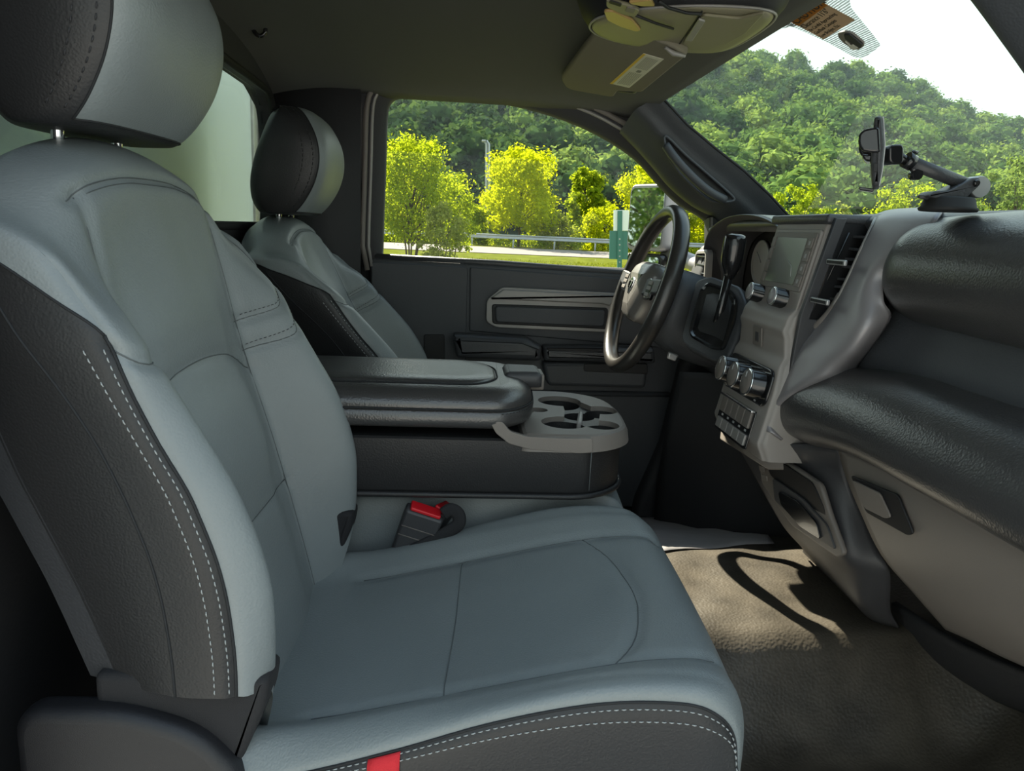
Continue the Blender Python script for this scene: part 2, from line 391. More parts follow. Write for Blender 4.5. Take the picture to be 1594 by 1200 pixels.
def seat(name,loc,label,rz,group):
    t=empty(name,loc,label,'seat',group,None,rz)
    def P_(n,vf,mt,parent=t,**k): 
        v,f=vf;return mk(n,np.asarray(v)+np.array(rootloc(parent)),f,mt,parent,**k)
    # backrest
    S=Surf(back_net(),14,9,(1,0,.2))
    mir=lambda L:[(12-c,r) for c,r in L]
    ins=[[(4,2.75),(4,14)],[(8,2.75),(8,14)]];top=[[(3.75,2.66),(4.2,2.66),(5,2.86),(6,3.0),(7,2.86),(7.8,2.68),(8.4,2.62),(9.2,2.75),(9.55,3.5),(9.6,4.6),(9.2,5.3),(8.6,5.8),(8,6.2)]]
    top2=[[(2,5.2),(2.5,5.55),(3.1,5.75),(3.6,5.85)]]
    s8=[(10,4.0),(10,4.8),(9.8,5.4),(9.2,6.1),(8.6,6.6),(8,6.95)]
    arc=[(4,7.55),(4.4,7.15),(5,6.92),(6,6.85),(7,6.92),(7.6,7.1),(8,7.4)];low=[(4,10.3),(6,10.25),(8,10.3)]
    S.press(ins,.005,.010);S.press(top+top2+[arc],.005,.007);S.press([s8,low],.004,.006)
    S.press([[(2,3.2),(2,14)],[(10,3.2),(10,14)]],.004,.006)
    bk=P_('backrest',S.piece(2,10),M['leather'])
    for a,b in ((0,2),(10,12)):
        cc_=np.linspace(a,b,29);tt=np.linspace(0,1,30);e_=cc_ if a==0 else 12-cc_;rb=1.5+3.4*np.clip((e_-.5)/1.5,0,1)**1.3
        gw_=np.array([S._ev(S.g,cc_,rb*t) for t in tt]);gs_=np.array([S._ev(S.g,cc_,rb+(14-rb)*t) for t in np.linspace(0,1,110)])
        P_('shoulder_wrap',gridmesh(gw_),M['leather'],bk)
        P_('side_panel',gridmesh(gs_),M['leather_black'])
        P_('seam',tube(gs_[0],.0014,6),M['seam'],bk)
    cv=lambda L,l=0:S.curve(L,l)[0]
    for L,r_ in [([(2,4.9),(2,8),(2,11),(2,14)],.0016),([(10,4.9),(10,8),(10,11),(10,14)],.0016),([(1,2.8),(1,4),(1,8),(1,11),(1,14)],.0013),([(11,2.8),(11,4),(11,8),(11,11),(11,14)],.0013)]:
        P_('seam',tube(cv(L,.0003),r_,6),M['seam'],bk)
    for L in ins+top+top2+[arc,low,s8]: P_('seam',tube(cv(L,.0001),.0008,5),M['seam_grey'],bk)
    P_('seam',tube(cv([(4.2,2.86),(5,3.04),(6,3.17),(7,3.04),(7.8,2.86),(9.1,2.95)],.0002),.0007,5),M['seam_grey'],bk)
    for c in (1.62,1.86,10.38,10.14):
        q,n_=S.curve([(c,5.2),(c,8),(c,11),(c,14)]);P_('stitching',dashes(q,n_),M['thread'],bk)
    for L in ([(9.4,5.0),(9.0,5.4),(8.5,5.75),(8.05,6.05)],[(9.7,5.3),(9.1,6.0),(8.5,6.5),(8.05,6.8)]):
        for LL in (L,):
            q,n_=S.curve(LL);P_('stitching',dashes(q,n_,.004,.003,.0006),M['thread_dark'],bk)
    # rear shell
    g=S.g;L_=g[:,0];R_=g[:,-1];sh=np.stack([L_,L_*.75+R_*.25-V(.028,0,0),(L_+R_)/2-V(.034,0,0),L_*.25+R_*.75-V(.028,0,0),R_],1)
    P_('seat_back_shell',gridmesh(dense(sh[::6],4,3)),M['plastic'])
    P_('rear_strip',gridmesh(np.stack([g[20:,0]+V(.004,-.001,0),g[20:,0]+V(-.035,.012,0)],1)),M['plastic_soft'])
    # cushion
    Q=Surf(cushion_net(),14,9,(0,0,1));cv=lambda L,l=0:Q.curve(L,l)[0]
    insb=[[(4,1),(4,5.5),(4.1,6.3)],[(8,1),(8,5.5),(7.9,6.3)]]
    arc=[(4,4.35),(4.7,4.75),(5.5,4.95),(6,5.0),(6.5,4.95),(7.3,4.75),(8,4.35)];st_=[(4,2.45),(6,2.5),(8,2.5)]
    Q.press(insb+[arc],.005,.010);Q.press([st_],.003,.006);Q.press([[(2,1),(2,7.6)],[(10,1),(10,7.6)]],.003,.005)
    cu=P_('cushion',Q.piece(2,10),M['leather_insert'])
    for a,b in ((0,2),(10,12)): P_('cushion_side',Q.piece(a,b),M['leather_black'])
    for c in (2,10): P_('seam',tube(cv([(c,1),(c,4),(c,6),(c,7.7)],.0003),.0016,6),M['seam'],cu)
    for L in insb+[arc,st_]: P_('seam',tube(cv(L,.0001),.0008,5),M['seam_grey'],cu)
    for c in (1.80,1.92,10.20,10.08):
        q,n_=Q.curve([(c,1),(c,4),(c,6),(c,7.8)]);P_('stitching',dashes(q,n_),M['thread'],cu)
    # seat base, hinge cover, tag
    P_('seat_base',box(-.24,.29,-.225,.225,-.80,-.64,.02),M['plastic_dark'])
    for s in (-1,1):
        o=rpoly([(-.40,-.47),(-.30,-.468),(-.225,-.49),(-.175,-.55),(-.16,-.68),(-.40,-.68)],.03,6)
        P_('hinge_cover',plate(o,(0,s*.225,0),(1,0,0),(0,0,1),(0,s,0),rprof(.035,.012)),M['hinge'])
        o=rpoly([(-.33,-.44),(-.16,-.44),(-.165,-.47),(-.20,-.56),(-.235,-.52),(-.33,-.48)],.01,3)
        P_('cloth_flap',plate(o,(0,s*.19,0),(1,0,0),(0,0,1),(0,s,0),rprof(.05,.008)),M['webbing'])
    q,n_=Q.curve([(1.55,1.0),(1.55,1.6),(1.55,2.4)])
    tg=np.array([Q._ev(Q.g,np.full(5,c_),np.linspace(1.78,2.10,5))+Q._ev(Q.n,np.full(5,c_),np.linspace(1.78,2.10,5))*.0022 for c_ in np.linspace(1.97,1.35,12)])
    P_('fabric_tag',solid(*gridmesh(tg),.0012),M['redcloth'])
    # headrest
    rows=[(.292,.66,-.405,-.380),(.300,.80,-.415,-.356),(.284,.93,-.432,-.330),(.24,1.,-.450,-.306),(.195,1.,-.466,-.300),(.15,.98,-.476,-.310),(.11,.93,-.475,-.332),(.084,.86,-.462,-.356),(.080,.74,-.445,-.372)]
    net=[]
    for z,wd,xr,xf in rows:
        W_=.142*wd;xm=(xr+xf)/2
        half=[(xf,0),(xf-.003,.60),(xf-.016,.90),(xf-.048,1.0),(xm-.02,1.0),(xr+.02,.93),(xr,.6),(xr-.003,0)]
        row=[(x,-y*W_,z+(-.008 if abs(z-.094)<.006 else 0)*0) for x,y in half]+[(x,y*W_,z) for x,y in half[-2:0:-1]]
        net.append(row+[row[0]])
    H=Surf(net,8,8,(1,0,0));g=H.g
    v,f=gridmesh(g[:,:-1],True,True)
    # front face columns -2..2 in grey, the wings and back in black
    nc=g.shape[1]-1;grey=[];blk=[]
    k=int(2.35*8);r7=int(6.9*8)
    for q in f:
        if len(q)!=4: (blk).append(q);continue
        j=min(q[0]%nc,q[1]%nc) if abs(q[0]%nc-q[1]%nc)==1 else nc-1
        (grey if ((j<k or j>=nc-k) and q[0]//nc<r7) else blk).append(q)
    hd=P_('headrest',(v,grey),M['leather']);P_('headrest_cover',(v,blk),M['leather_black'],hd)
    col=lambda j,a,b:g[a:b,j%nc]+H.n[a:b,j%nc]*(-.0002 if True else 0)
    for q in (g[4:r7+1,k],g[4:r7+1,nc-k],np.concatenate([g[r7,nc-k:nc],g[r7,0:k+1]])): P_('seam',tube(q,.0014,5),M['seam'],hd)
    cen=V(-.39,0,.2)
    for j in (k+3,nc-k-3,k+7,nc-k-7):
        q=g[6:r7-2,j];n_=q-cen;n_=n_/np.linalg.norm(n_,axis=1,keepdims=True);P_('stitching',dashes(q,n_,.006,.004,.001),M['thread_dark'],hd)
    for s in (-1,1):
        po=P_('headrest_post',tube([(-.425,s*.062,.02),(-.42,s*.062,.16)],.0065,12),M['chrome']);
        P_('post_collar',lathe((-.424,s*.062,.088),(0,0,1),[(.016,0),(.017,.008),(.013,.014),(.008,.016)]),M['plastic'],po)
    return t
def copy_tree(o,parent=None):
    c=o.copy();C.objects.link(c)
    if parent is not None: c.parent=parent
    for ch in list(o.children): copy_tree(ch,c)
    return c
ps=seat('seat',(0,.89,0),'grey leather passenger seat nearest the open door, red tag on its side','',None) if False else None
ps=seat('seat',(0.0,.89,0),'large grey leather front seat in the foreground with a red fabric tag on its side',0,'leather seats')
ds=copy_tree(ps);ds.location=(.005,1.76,-.07);ds.rotation_euler=(0,0,0)
tag(ds,"grey and black leather driver's seat behind the padded armrest, facing the steering wheel")
# the driver's backrest is reclined about its hinge and sits a little further forward
TR=Matrix.Translation((.118,0,.050))@Matrix.Translation((-.25,0,-.5))@Matrix.Rotation(-math.radians(13),4,'Y')@Matrix.Translation((.25,0,.5))
for o in ds.children:
    if o.name.split('.')[0] in ('backrest','side_panel','seat_back_shell','rear_strip'): o.matrix_basis=TR@o.matrix_basis
    elif o.name.split('.')[0] in ('headrest','headrest_post'): o.matrix_basis=Matrix.Translation((.022,0,-.002))@o.matrix_basis
ps.rotation_euler=(0,0,-math.radians(3.0))
# ------------------------------------------------------------------ cab shell
YC=1.35
def struct(name,vf,mt,parent=None,**k):
    o=mk(name,vf[0],vf[1],mt,parent,**k)
    if parent is None: o['kind']='structure'
    return o
# floor with the vinyl-covered hump in the middle
xs=np.linspace(-.55,1.02,64);ys=np.linspace(.50,2.16,60)
def fz(x,y):
    s=lambda a,b,t: (lambda q:q*q*(3-2*q))(min(1,max(0,(t-a)/(b-a))))
    h=.16*s(1.00,1.13,y)*(1-s(1.36,2.10,y))
    z=-.82+h+.10*s(.80,1.0,x)+.02*s(.45,.75,x)*s(1.05,1.3,y)*0
    z+=.0035*math.sin(x*23+y*9)*math.sin(y*17-x*5)+.003*math.sin(x*41-y*31)*math.sin(x*13+2)
    return z
g=np.array([[(x,y,fz(x,y)) for x in xs] for y in ys])
struct('floor',solid(*gridmesh(g),-.02),M['floor'])
struct('wall_front',solid(*gridmesh(np.array([[(1.0+.05*(z+.8)*0,y,z) for y in np.linspace(.5,2.16,8)] for z in np.linspace(-.84,-.0,6)])),.03),M['carpet'])
# header curve and windscreen
def head(y): t=(y-YC)/.60; return V(.572-.080*t*t,y,.402-.056*t*t)
def base(y): t=(y-YC)/.60; return V(1.09-.20*t*t,y+.02*t,.066)
def wpt(y,s): 
    a,b=head(y),base(y);p=a+(b-a)*s;t=(y-YC)/.62
    return p+V(.018,0,.032)*math.sin(math.pi*s)*(1-.3*t*t)
def wn(y,s):
    n=np.cross(wpt(y+.01,s)-wpt(y-.01,s),wpt(y,s+.01)-wpt(y,s-.01));n/=np.linalg.norm(n);return n if n[0]<0 else -n
gw=np.array([[wpt(y,s) for y in np.linspace(.70,1.99,28)] for s in np.linspace(-.04,1.04,18)])
ws=struct('window_2',gridmesh(gw),M['wglass'])
gx=np.array([[wpt(y,s) for y in np.linspace(.70,1.99,28)] for s in np.linspace(-.40,1.04,24)])
def onw(px,py,lift=.004):
    """point where a line of sight meets the windscreen"""
    best=None;d=np.array(ray(px,py));d/=np.linalg.norm(d)
    from mathutils.geometry import intersect_ray_tri
    for i in range(gx.shape[0]-1):
        for j in range(gx.shape[1]-1):
            q=[Vector(gx[i,j]),Vector(gx[i,j+1]),Vector(gx[i+1,j+1]),Vector(gx[i+1,j])]
            for t in ((q[0],q[1],q[2]),(q[0],q[2],q[3])):
                h=intersect_ray_tri(*t,Vector(d),Vector((0,0,0)))
                if h: h=np.array(h);n=np.array((t[1]-t[0]).cross(t[2]-t[0]).normalized());n=n if n[0]<0 else -n;return h+n*lift
    raise ValueError((px,py))
# headliner
def cz(x,y):
    t=abs(y-YC)/.70; z=.428-.085*min(t,1.02)**3.2
    hx=head(y);e=max(0,(x-.12)/(hx[0]-.12));z=z*(1-e*e)+(hx[2]-.004)*e*e
    if x<-.3: z-=.035*((-.3-x)/.22)**2
    return z
g=[]
for y in np.linspace(.64,2.07,40):
    hx=head(y)[0]+.004;g.append([(x,y,cz(x,y)) for x in np.linspace(-.54,hx,40)])
struct('ceiling',solid(*gridmesh(np.array(g)),.02),M['roof'])
struct('trim_1',tube([head(y)+V(.0,0,-.004) for y in np.linspace(.72,1.97,30)],.006,8),M['plastic_dark'])
struct('trim_2',tube([base(y)+V(-.01,0,-.012) for y in np.linspace(.70,1.96,30)],.012,8),M['plastic_dark'])
# outer roof skin keeps daylight off the headliner's back
struct('trim_3',solid(*gridmesh(np.array([[(x,y,.475-.05*abs((y-YC)/.75)**4) for x in np.linspace(-.58,.50,8)] for y in np.linspace(.60,2.12,16)])),.01),M['white'])
# windscreen pillars
pw=[(1023,147),(1045,170),(1067,194),(1110,230),(1156,266),(1195,303),(1224,335),(1250,362)]
pb=[(965,205),(992,232),(1017,260),(1043,290),(1072,315),(1097,330),(1112,337),(1126,352)]
net=[]
for k,(a,b) in enumerate(zip(pw,pb)):
    A=np.array(aY(*a,1.935));B=np.array(aY(*b,2.035));Mi=(A+B)/2+V(-.012,-.022,.006);net.append([A+V(.02,.03,-.0),A,A*.7+B*.3+V(-.004,-.012,.004),Mi,A*.25+B*.75+V(-.008,-.010,.002),B,B+V(.01,.045,0)])
pil=np.array(net);struct('trim_4',gridmesh(dense(pil,6,6)),M['door'])
mir=pil.copy();mir[...,1]=2*1.371-mir[...,1]
gm=dense(mir,6,6);gm[...,1]-=.0;struct('trim_5',gridmesh(gm),M['door'])
struct('trim_6',tube([np.array(aY(*a,1.93))+V(.004,-.002,0) for a in pw],.0035,6),M['rubber'])
# driver's side: pillar, roof rail and window frame as one ring round the window opening
wl=[(594,401),(595,350),(597,300),(599,240),(601,182),(606,160),(622,150),(660,148),(700,150),(780,158),(860,178),(930,207),(990,246),(1030,290),(1060,318),(1088,334),(1103,350),(1103,390),(1103,426)]
win=catmull([aY(*q,2.085) for q in wl],3);
lower=[win[-1]*(1-t)+win[0]*t for t in np.linspace(0,1,16)[1:-1]]
loop=np.concatenate([win,lower]);cxy=V(.22,0,.10)
def outer(p):
    d=p-cxy;d[1]=0;k=min((((.70 if d[0]<0 else .78))/abs(d[0])) if abs(d[0])>1e-6 else 9e9,(.30/abs(d[2])) if d[2]>0 else (.95/abs(d[2]) if d[2]<0 else 9e9))
    nn=.31*d[0]+.47*d[2]
    if nn>1e-6: k=min(k,(.286-.31*cxy[0]-.47*cxy[2])/nn)
    q=cxy+d*k;q[1]=2.06;return q
ring=[]
ro=np.array([outer(p.copy()) for p in loop])
def grow(s,y): 
    c=loop.mean(0);q=loop.copy()
    o2=offset(loop[:,[0,2]],-s);q[:,0]=o2[:,0];q[:,2]=o2[:,1];q[:,1]=y;return q
ring=np.stack([grow(-.004,2.10),grow(-.002,2.07),grow(.022,2.055),grow(.046,2.045),ro])
for r_ in (ring[3],ring[4]):
    r_[:,1]+=np.where(r_[:,2]<-.085,.05,0)
v,f=gridmesh(ring,True);struct('wall_left',(v,f),M['carpet'])
struct('trim_7',tube(grow(.047,2.043)[:len(win)],.007,8),M['satin_dark'])
struct('trim_8',tube(grow(.032,2.049)[:len(win)],.0045,8),M['satin_light'])
struct('window_1',([tuple(q) for q in grow(.006,2.088)],[tuple(range(len(loop)))]),M['glass'],smooth=False)
struct('trim_9',solid(*gridmesh(np.array([[(x,2.045,z) for x in (-.485,-.262)] for z in (-.82,-.1,.1,.33)])),.02),M['carpet'])
# back wall and rear window
o=[(-.2,-.84),(-.2+1.9,-.84),(1.7,.42),(-.2,.42)]
rw0=rpoly([(.78,-.02),(2.02,-.02),(2.045,.20),(1.99,.305),(.80,.315)],[.03,.03,.1,.05,.05],6)
me=mk('wall_back',*plate([(.50,-.84),(2.14,-.84),(2.14,.40),(.50,.40)],(-.50,0,0),(0,1,0),(0,0,1),(1,0,0),[(0,-.02),(0,.02)]),M['carpet'],None,False);me['kind']='structure'
cut(me,*plate(rw0,(-.50,0,0),(0,1,0),(0,0,1),(1,0,0),[(0,-.06),(0,.06)]))
struct('window_3',plate(rw0,(-.51,0,0),(0,1,0),(0,0,1),(1,0,0),[(0,0)]+[(0,.003)]),M['glass'],smooth=False)
struct('trim_10',tube([(-.478,y,z) for y,z in rw0],.009,8,True),M['rubber'])
struct('wall_right',solid(*gridmesh(np.array([[(x,.60,z) for x in (-.56,-.42)] for z in (-.84,-.2,.40)])),.05),M['carpet'])
# ------------------------------------------------------------------ driver's door
D=empty('door_1',(.2,2.08,-.8),kind='structure')
dY=2.05
def Dpt(px,py,y=dY): return np.array(aY(px,py,y))
def dplate(pts,r,y,h,rad=.004,by=dY):
    o=np.array([aY(*q,by) for q in pts])[:,[0,2]];o=rpoly(o,r,5);return plate(o,(0,y,0),(1,0,0),(0,0,1),(0,-1,0),rprof(h,rad,3))
mk('door_panel',*plate([(-.24,-.80),(.80,-.80),(.80,-.118),(.045,-.098),(-.24,-.094)],(0,2.075,0),(1,0,0),(0,0,1),(0,-1,0),rprof(.022,.010,3)),M['door'],D,angle=50)
mk('rear_panel',*plate(rpoly([(-.235,-.45),(.030,-.45),(.026,-.108),(-.235,-.104)],.006,3),(0,2.056,0),(1,0,0),(0,0,1),(0,-1,0),rprof(.010,.004)),M['door'],D,angle=50)
mk('upper_panel',*plate(rpoly([(.036,-.285),(.62,-.315),(.66,-.128),(.032,-.108)],.006,3),(0,2.056,0),(1,0,0),(0,0,1),(0,-1,0),rprof(.008,.004)),M['door'],D,angle=50)
mk('window_sill',*tube([(-.24,2.066,-.092),(.1,2.066,-.096),(.74,2.066,-.117)],.010,10),M['plastic_soft'],D)
tr=mk('trim_frame',*dplate([(757,466),(781,446),(970,456),(962,475),(958,517),(772,509),(756,500)],.012,2.048,.014,.003),M['satin_light'],D,angle=40)
mk('trim_insert',*dplate([(765,472),(945,478),(943,511),(766,503)],.010,2.036,.006,.003),M['plastic_dark'],D,angle=40)
mk('insert_pad',*dplate([(770,475),(940,481),(938,507),(771,500)],.010,2.031,.006,.004),M['door'],D,angle=40)
mk('trim_ledge',*dplate([(762,464),(783,449),(966,459),(946,475),(936,472)],.004,2.036,.010,.004),M['satin_light'],D,angle=40)
arm=dplate([(705,515),(816,521),(840,534),(838,556),(711,551)],.010,2.05,.075,.018)
mk('armrest_pad',*arm,M['plastic_soft'],D,angle=60)
mk('armrest_seam',*tube([aY(706,530,1.974),aY(812,534,1.974),aY(838,544,1.974)],.0012,5),M['seam'],D)
mk('pull_cup',*dplate([(842,534),(1010,536),(1012,560),(843,556)],.010,2.05,.070,.014),M['plastic_soft'],D,angle=60)
mk('cup_recess',*dplate([(845,535),(935,536),(930,541),(850,540)],.004,1.985,.006,.002),M['plastic_dark'],D)
mk('map_pocket',*dplate([(842,560),(1004,560),(1000,600),(850,596)],.014,2.05,.040,.010),M['door'],D,angle=60)
mk('pocket_opening',*dplate([(905,562),(1002,562),(1003,578),(905,574)],.008,2.015,.007,.002),M['plastic_dark'],D)
mk('recess',*dplate([(660,520),(692,520),(693,565),(660,565)],.006,2.048,.006,.002),M['plastic_dark'],D)
mk('door_base_ridge',*tube([(-.2,2.052,-.44),(.25,2.050,-.455),(.62,2.052,-.45)],.008,8),M['door'],D)
mk('mirror_patch',*dplate([(1103,338),(1145,338),(1165,440),(1103,436)],.004,2.09,.05,.004,2.05),M['plastic_dark'],D)
mk('sill_trim_strip',*tube([aY(1108,338,2.03),aY(1108,420,2.03)],.0035,6),M['satin_dark'],D)
# kick panel and footwell side ahead of the driver's door
o=[np.array(aY(*q,2.02))[[0,2]] for q in [(1062,560),(1105,540),(1180,560),(1180,860),(975,860),(990,780),(1030,690)]]
struct('trim_11',plate(rpoly(np.array(o),.02,4),(0,2.07,0),(1,0,0),(0,0,1),(0,-1,0),rprof(.07,.02)),M['carpet'])
net=[[ (.62,1.93,-.36),(.70,1.80,-.34),(.80,1.66,-.34),(.86,1.50,-.34)],[(.60,1.93,-.50),(.68,1.80,-.46),(.78,1.66,-.45),(.84,1.48,-.45)],[(.60,1.97,-.65),(.70,1.80,-.60),(.80,1.66,-.58),(.86,1.46,-.56)],[(.60,1.98,-.84),(.72,1.80,-.78),(.84,1.66,-.72),(.90,1.46,-.68)]]
struct('trim_12',solid(*gridmesh(dense(net,6,6)),.02),M['carpet'])
# the open passenger door, swung forward out of view, added to block floor daylight
D2=empty('door_2',(.78,.56,-.8),kind='structure')
da=V(.80,.56,0);du_=V(.10,-1,0);du_/=np.linalg.norm(du_);dn_=V(-du_[1],du_[0],0)*-1
def d2(name,pts,r,off,th,mt,rad=.006): return mk(name,*plate(rpoly(pts,r,5),da+dn_*off,du_,(0,0,1),dn_,rprof(th,rad,2)),mt,D2,angle=50)
d2('outer_skin',[(0,-.95),(1.0,-.95),(1.02,-.10),(0,-.10)],.03,.03,.05,M['white'])
d2('inner_panel',[(.02,-.90),(.98,-.90),(1.0,-.09),(.02,-.09)],.03,-.03,.06,M['door'])
d2('armrest_pad',[(.30,-.33),(.75,-.33),(.75,-.28),(.30,-.28)],.015,-.09,.06,M['plastic_soft'])
mk('window_frame',*tube([da+du_*a+V(0,0,z) for a,z in [(.02,-.10),(.30,.20),(.50,.32),(.98,.33),(1.0,-.10)]],.022,8),M['white'],D2)
# ------------------------------------------------------------------ centre seat and console
cs=empty('centre_seat',(0,YC-.05,-.80),'narrow grey centre seat cushion under the black armrest console','seat')
g=[]
for x,z in [(-.25,-.45),(-.1,-.445),(.1,-.440),(.22,-.435),(.272,-.440),(.300,-.47),(.305,-.54),(.295,-.66)]:
    g.append([(x,1.175,-.68),(x,1.172,-.52),(x,1.178,z-.012),(x,1.20,z),(x+.004,1.31,z+.004),(x,1.46,z),(x,1.498,z-.012),(x,1.502,-.52),(x,1.50,-.68)])
mk('cushion',*gridmesh(dense(g,6,6)),M['leather'],cs)
mk('seat_base',*box(-.24,.25,1.18,1.49,-.80,-.66,.02),M['plastic_dark'],cs)
mk('seat_back_panel',*box(-.42,-.29,1.14,1.49,-.6,-.32,.03),M['leather_black'],cs)
cc=empty('center_console',(0,1.30,-.43),'black leather centre armrest console with cup holders, folded down between the seats','console')
Y0,Y1=1.125,1.455
ob=rpoly([(-.30,Y0),(.225,Y0),(.284,Y0+.055),(.300,YC-.04),(.290,Y1-.045),(.24,Y1),(-.30,Y1)],[.02,.08,.05,.1,.04,.06,.02],6)
mk('console_body',*plate(ob,(0,0,-.425),(1,0,0),(0,1,0),(0,0,1),[(.014,0),(.004,.004),(0,.012),(0,.095),(.004,.098)]),M['leather_black'],cc,angle=50)
mk('base_piping',*tube([(x,y,-.421) for x,y in offset(ob,-.002)],.005,8,True),M['leather_black'],cc)
mk('seam',*tube([(.222,Y0-.0006,z) for z in (-.41,-.37,-.335)],.0009,5),M['seam_grey'],cc)
ot=rpoly([(.105,Y0-.006),(.235,Y0-.006),(.298,Y0+.05),(.310,YC-.05),(.298,Y1-.05),(.23,Y1+.006),(.105,Y1+.006)],[.02,.09,.06,.1,.06,.08,.02],8)
tray=mk('cup_tray',*plate(ot,(0,0,-.348),(1,0,0),(0,1,0),(0,0,1),[(.01,0),(0,.003),(.003,.020),(.007,.0275),(.012,.030)]),M['satin_dark'],cc,angle=35)
mk('tray_apron',*plate(rpoly(np.array([np.array(aY(x,y,Y0-.004))[[0,2]] for x,y in [(762,656),(772,674),(792,690),(825,699),(900,705),(922,704),(922,682),(880,682),(820,679),(794,671),(782,656)]]),.004,4),(0,Y0+.002,0),(1,0,0),(0,0,1),(0,-1,0),rprof(.0084,.001)),M['satin_dark'],cc,angle=40)
# deep wells sunk in one piece
cyl=[lathe((x,y,-.41),(0,0,1),[(r,0),(r,.12)],28) for x,y,r in [(.200,1.365,.041),(.188,1.205,.040),(.268,1.300,.031),(.250,1.195,.030)]]
for c_ in cyl+[plate(rpoly([(.185,1.20),(.245,1.20),(.268,1.30),(.235,1.37),(.205,1.37),(.200,1.29)],.006,3),(0,0,-.41),(1,0,0),(0,1,0),(0,0,1),[(0,0),(0,.12)]),lathe((.152,1.290,-.36),(0,0,1),[(.017,0),(.017,.06)],20),plate(rpoly([(.11,1.268),(.142,1.268),(.142,1.312),(.11,1.312)],.006,3),(0,0,-.340),(1,0,0),(0,1,0),(0,0,1),[(0,0),(0,.04)])]:
    cut(tray,*c_)
def resmooth(o,a):
    bm=bmesh.new();bm.from_mesh(o.data)
    for fc in bm.faces: fc.smooth=len(fc.verts)<7
    for ed in bm.edges: ed.smooth=not(len(ed.link_faces)==2 and ed.calc_face_angle(0)>math.radians(a))
    bm.to_mesh(o.data);bm.free()
body=[o for o in cc.children if o.name.startswith('console_body')][0]
for (x,y,r) in [(.200,1.365,.041),(.188,1.205,.040),(.268,1.300,.031),(.250,1.195,.030),(.225,1.28,.03)]: cut(body,*lathe((x,y,-.405),(0,0,1),[(r-.002,0),(r-.002,.12)],24))
resmooth(tray,28);resmooth(body,30)
mk('cup_divider',*plate(rpoly([(.212,1.225),(.222,1.225),(.236,1.30),(.228,1.305)],.003,3),(0,0,-.40),(1,0,0),(0,1,0),(0,0,1),rprof(.078,.003)),M['satin_light'],cc)
ol=rpoly([(-.34,Y0-.006),(.085,Y0-.006),(.128,Y0+.05),(.138,1.29),(.125,1.385),(.08,1.425),(-.34,1.425)],[.09,.07,.05,.1,.05,.06,.09],8)
lid=mk('armrest_lid',*plate(ol,(0,0,-.312),(1,0,0),(0,1,0),(0,0,1),[(.012,0),(.002,.004),(-.002,.012),(-.002,.024),(.003,.030),(.001,.034),(.004,.044),(.014,.054),(.026,.060),(.04,.0625)]),M['leather_arm'],cc,angle=60)
mk('seam',*tube([(x,y,-.280) for x,y in offset(ol,.000)],.0016,6,True),M['seam'],lid)
q=np.array([(x,y,-.285) for x,y in offset(ol,-.0022)][12:52]);n_=np.zeros_like(q);n_[:,1]=-1
mk('stitching',*dashes(q,n_,.004,.003,.0007),M['thread_dark'],lid)
op=rpoly([(-.34,Y0+.045),(.035,Y0+.045),(.070,Y0+.09),(.070,1.32),(.03,1.375),(-.34,1.375)],[.08,.06,.04,.04,.06,.08],8)
mk('top_pad',*plate(op,(0,0,-.252),(1,0,0),(0,1,0),(0,0,1),[(0,0),(.001,.004),(.006,.007),(.02,.009),(.035,.010)]),M['leather_arm'],lid)
mk('seam',*tube([(x,y,-.2488) for x,y in offset(op,-.002)],.0016,6,True),M['seam'],lid)
la=mk('latch',*plate(rpoly([(.085,1.245),(.152,1.25),(.152,1.33),(.085,1.335)],.012,5),(0,0,-.268),(1,0,0),(0,1,0),(0,0,1),[(0,0),(0,.018),(.004,.024),(.01,.026)]),M['plastic'],cc)
mk('latch_tab',*box(.132,.1565,1.262,1.318,-.276,-.2475,.003),M['satin_dark'],la)
# seat belt buckles
def buckle(loc,dirv,side,label,red=True,L=.095):
    t=empty('seat_belt_buckle',loc,label,'seat belt buckle','seat belt buckles')
    o=V(*loc);u=V(*dirv);u/=np.linalg.norm(u);s=V(*side);s/=np.linalg.norm(s);n=np.cross(s,u)
    ol=rpoly([(-.027,-L),(.027,-L),(.031,-.02),(.031,0),(-.031,0),(-.031,-.02)],.005,4)
    b=mk('buckle_body',*plate(ol,o,s,u,n,[(.004,-.014),(0,-.010),(0,.010),(.004,.014)]),M['plastic'],t,angle=50)
    mk('release_button',*plate(rpoly([(-.025,-.012),(.025,-.012),(.025,.012),(-.025,.012)],.003,3),o+u*.0,s,n,u,rprof(.006,.002)),M['red'],t)
    for k in (.028,.045): mk('ridge',*tube([o-u*k-s*.029+n*.0145,o-u*k+s*.029+n*.0145],.0009,5),M['satin_dark'],b)
    mk('belt_webbing',*plate(rpoly([(-.022,-L-.08),(.022,-L-.08),(.022,-L+.01),(-.022,-L+.01)],.002,2),o,s,u,n,[(0,-.002),(0,.002)]),M['webbing'],t)
    return t
b1=buckle(tuple(aY(662,796,1.115)),(.35,-.18,1),(.94,.05,-.33),'black seat belt buckle with a wide bright red button beside the console')
b2=buckle(tuple(aY(692,793,1.150)),(.5,.1,.7),(.3,.9,-.2),'second buckle, mostly hidden behind the front one, only a sliver of red showing')
sl=empty('seat_belt_loop',tuple(aY(700,805,1.12)),'short loop of black seat belt webbing curled beside the red buckle','seat belt')
lp=catmull([np.array(aY(x,y,1.108)) for x,y in [(690,800),(702,793),(713,800),(714,815),(700,826),(672,842),(640,858)]],8)
mk('webbing',*tube(lp,.009,8,flat=(1.2,.3),up=(0,1,0)),M['webbing'],sl)
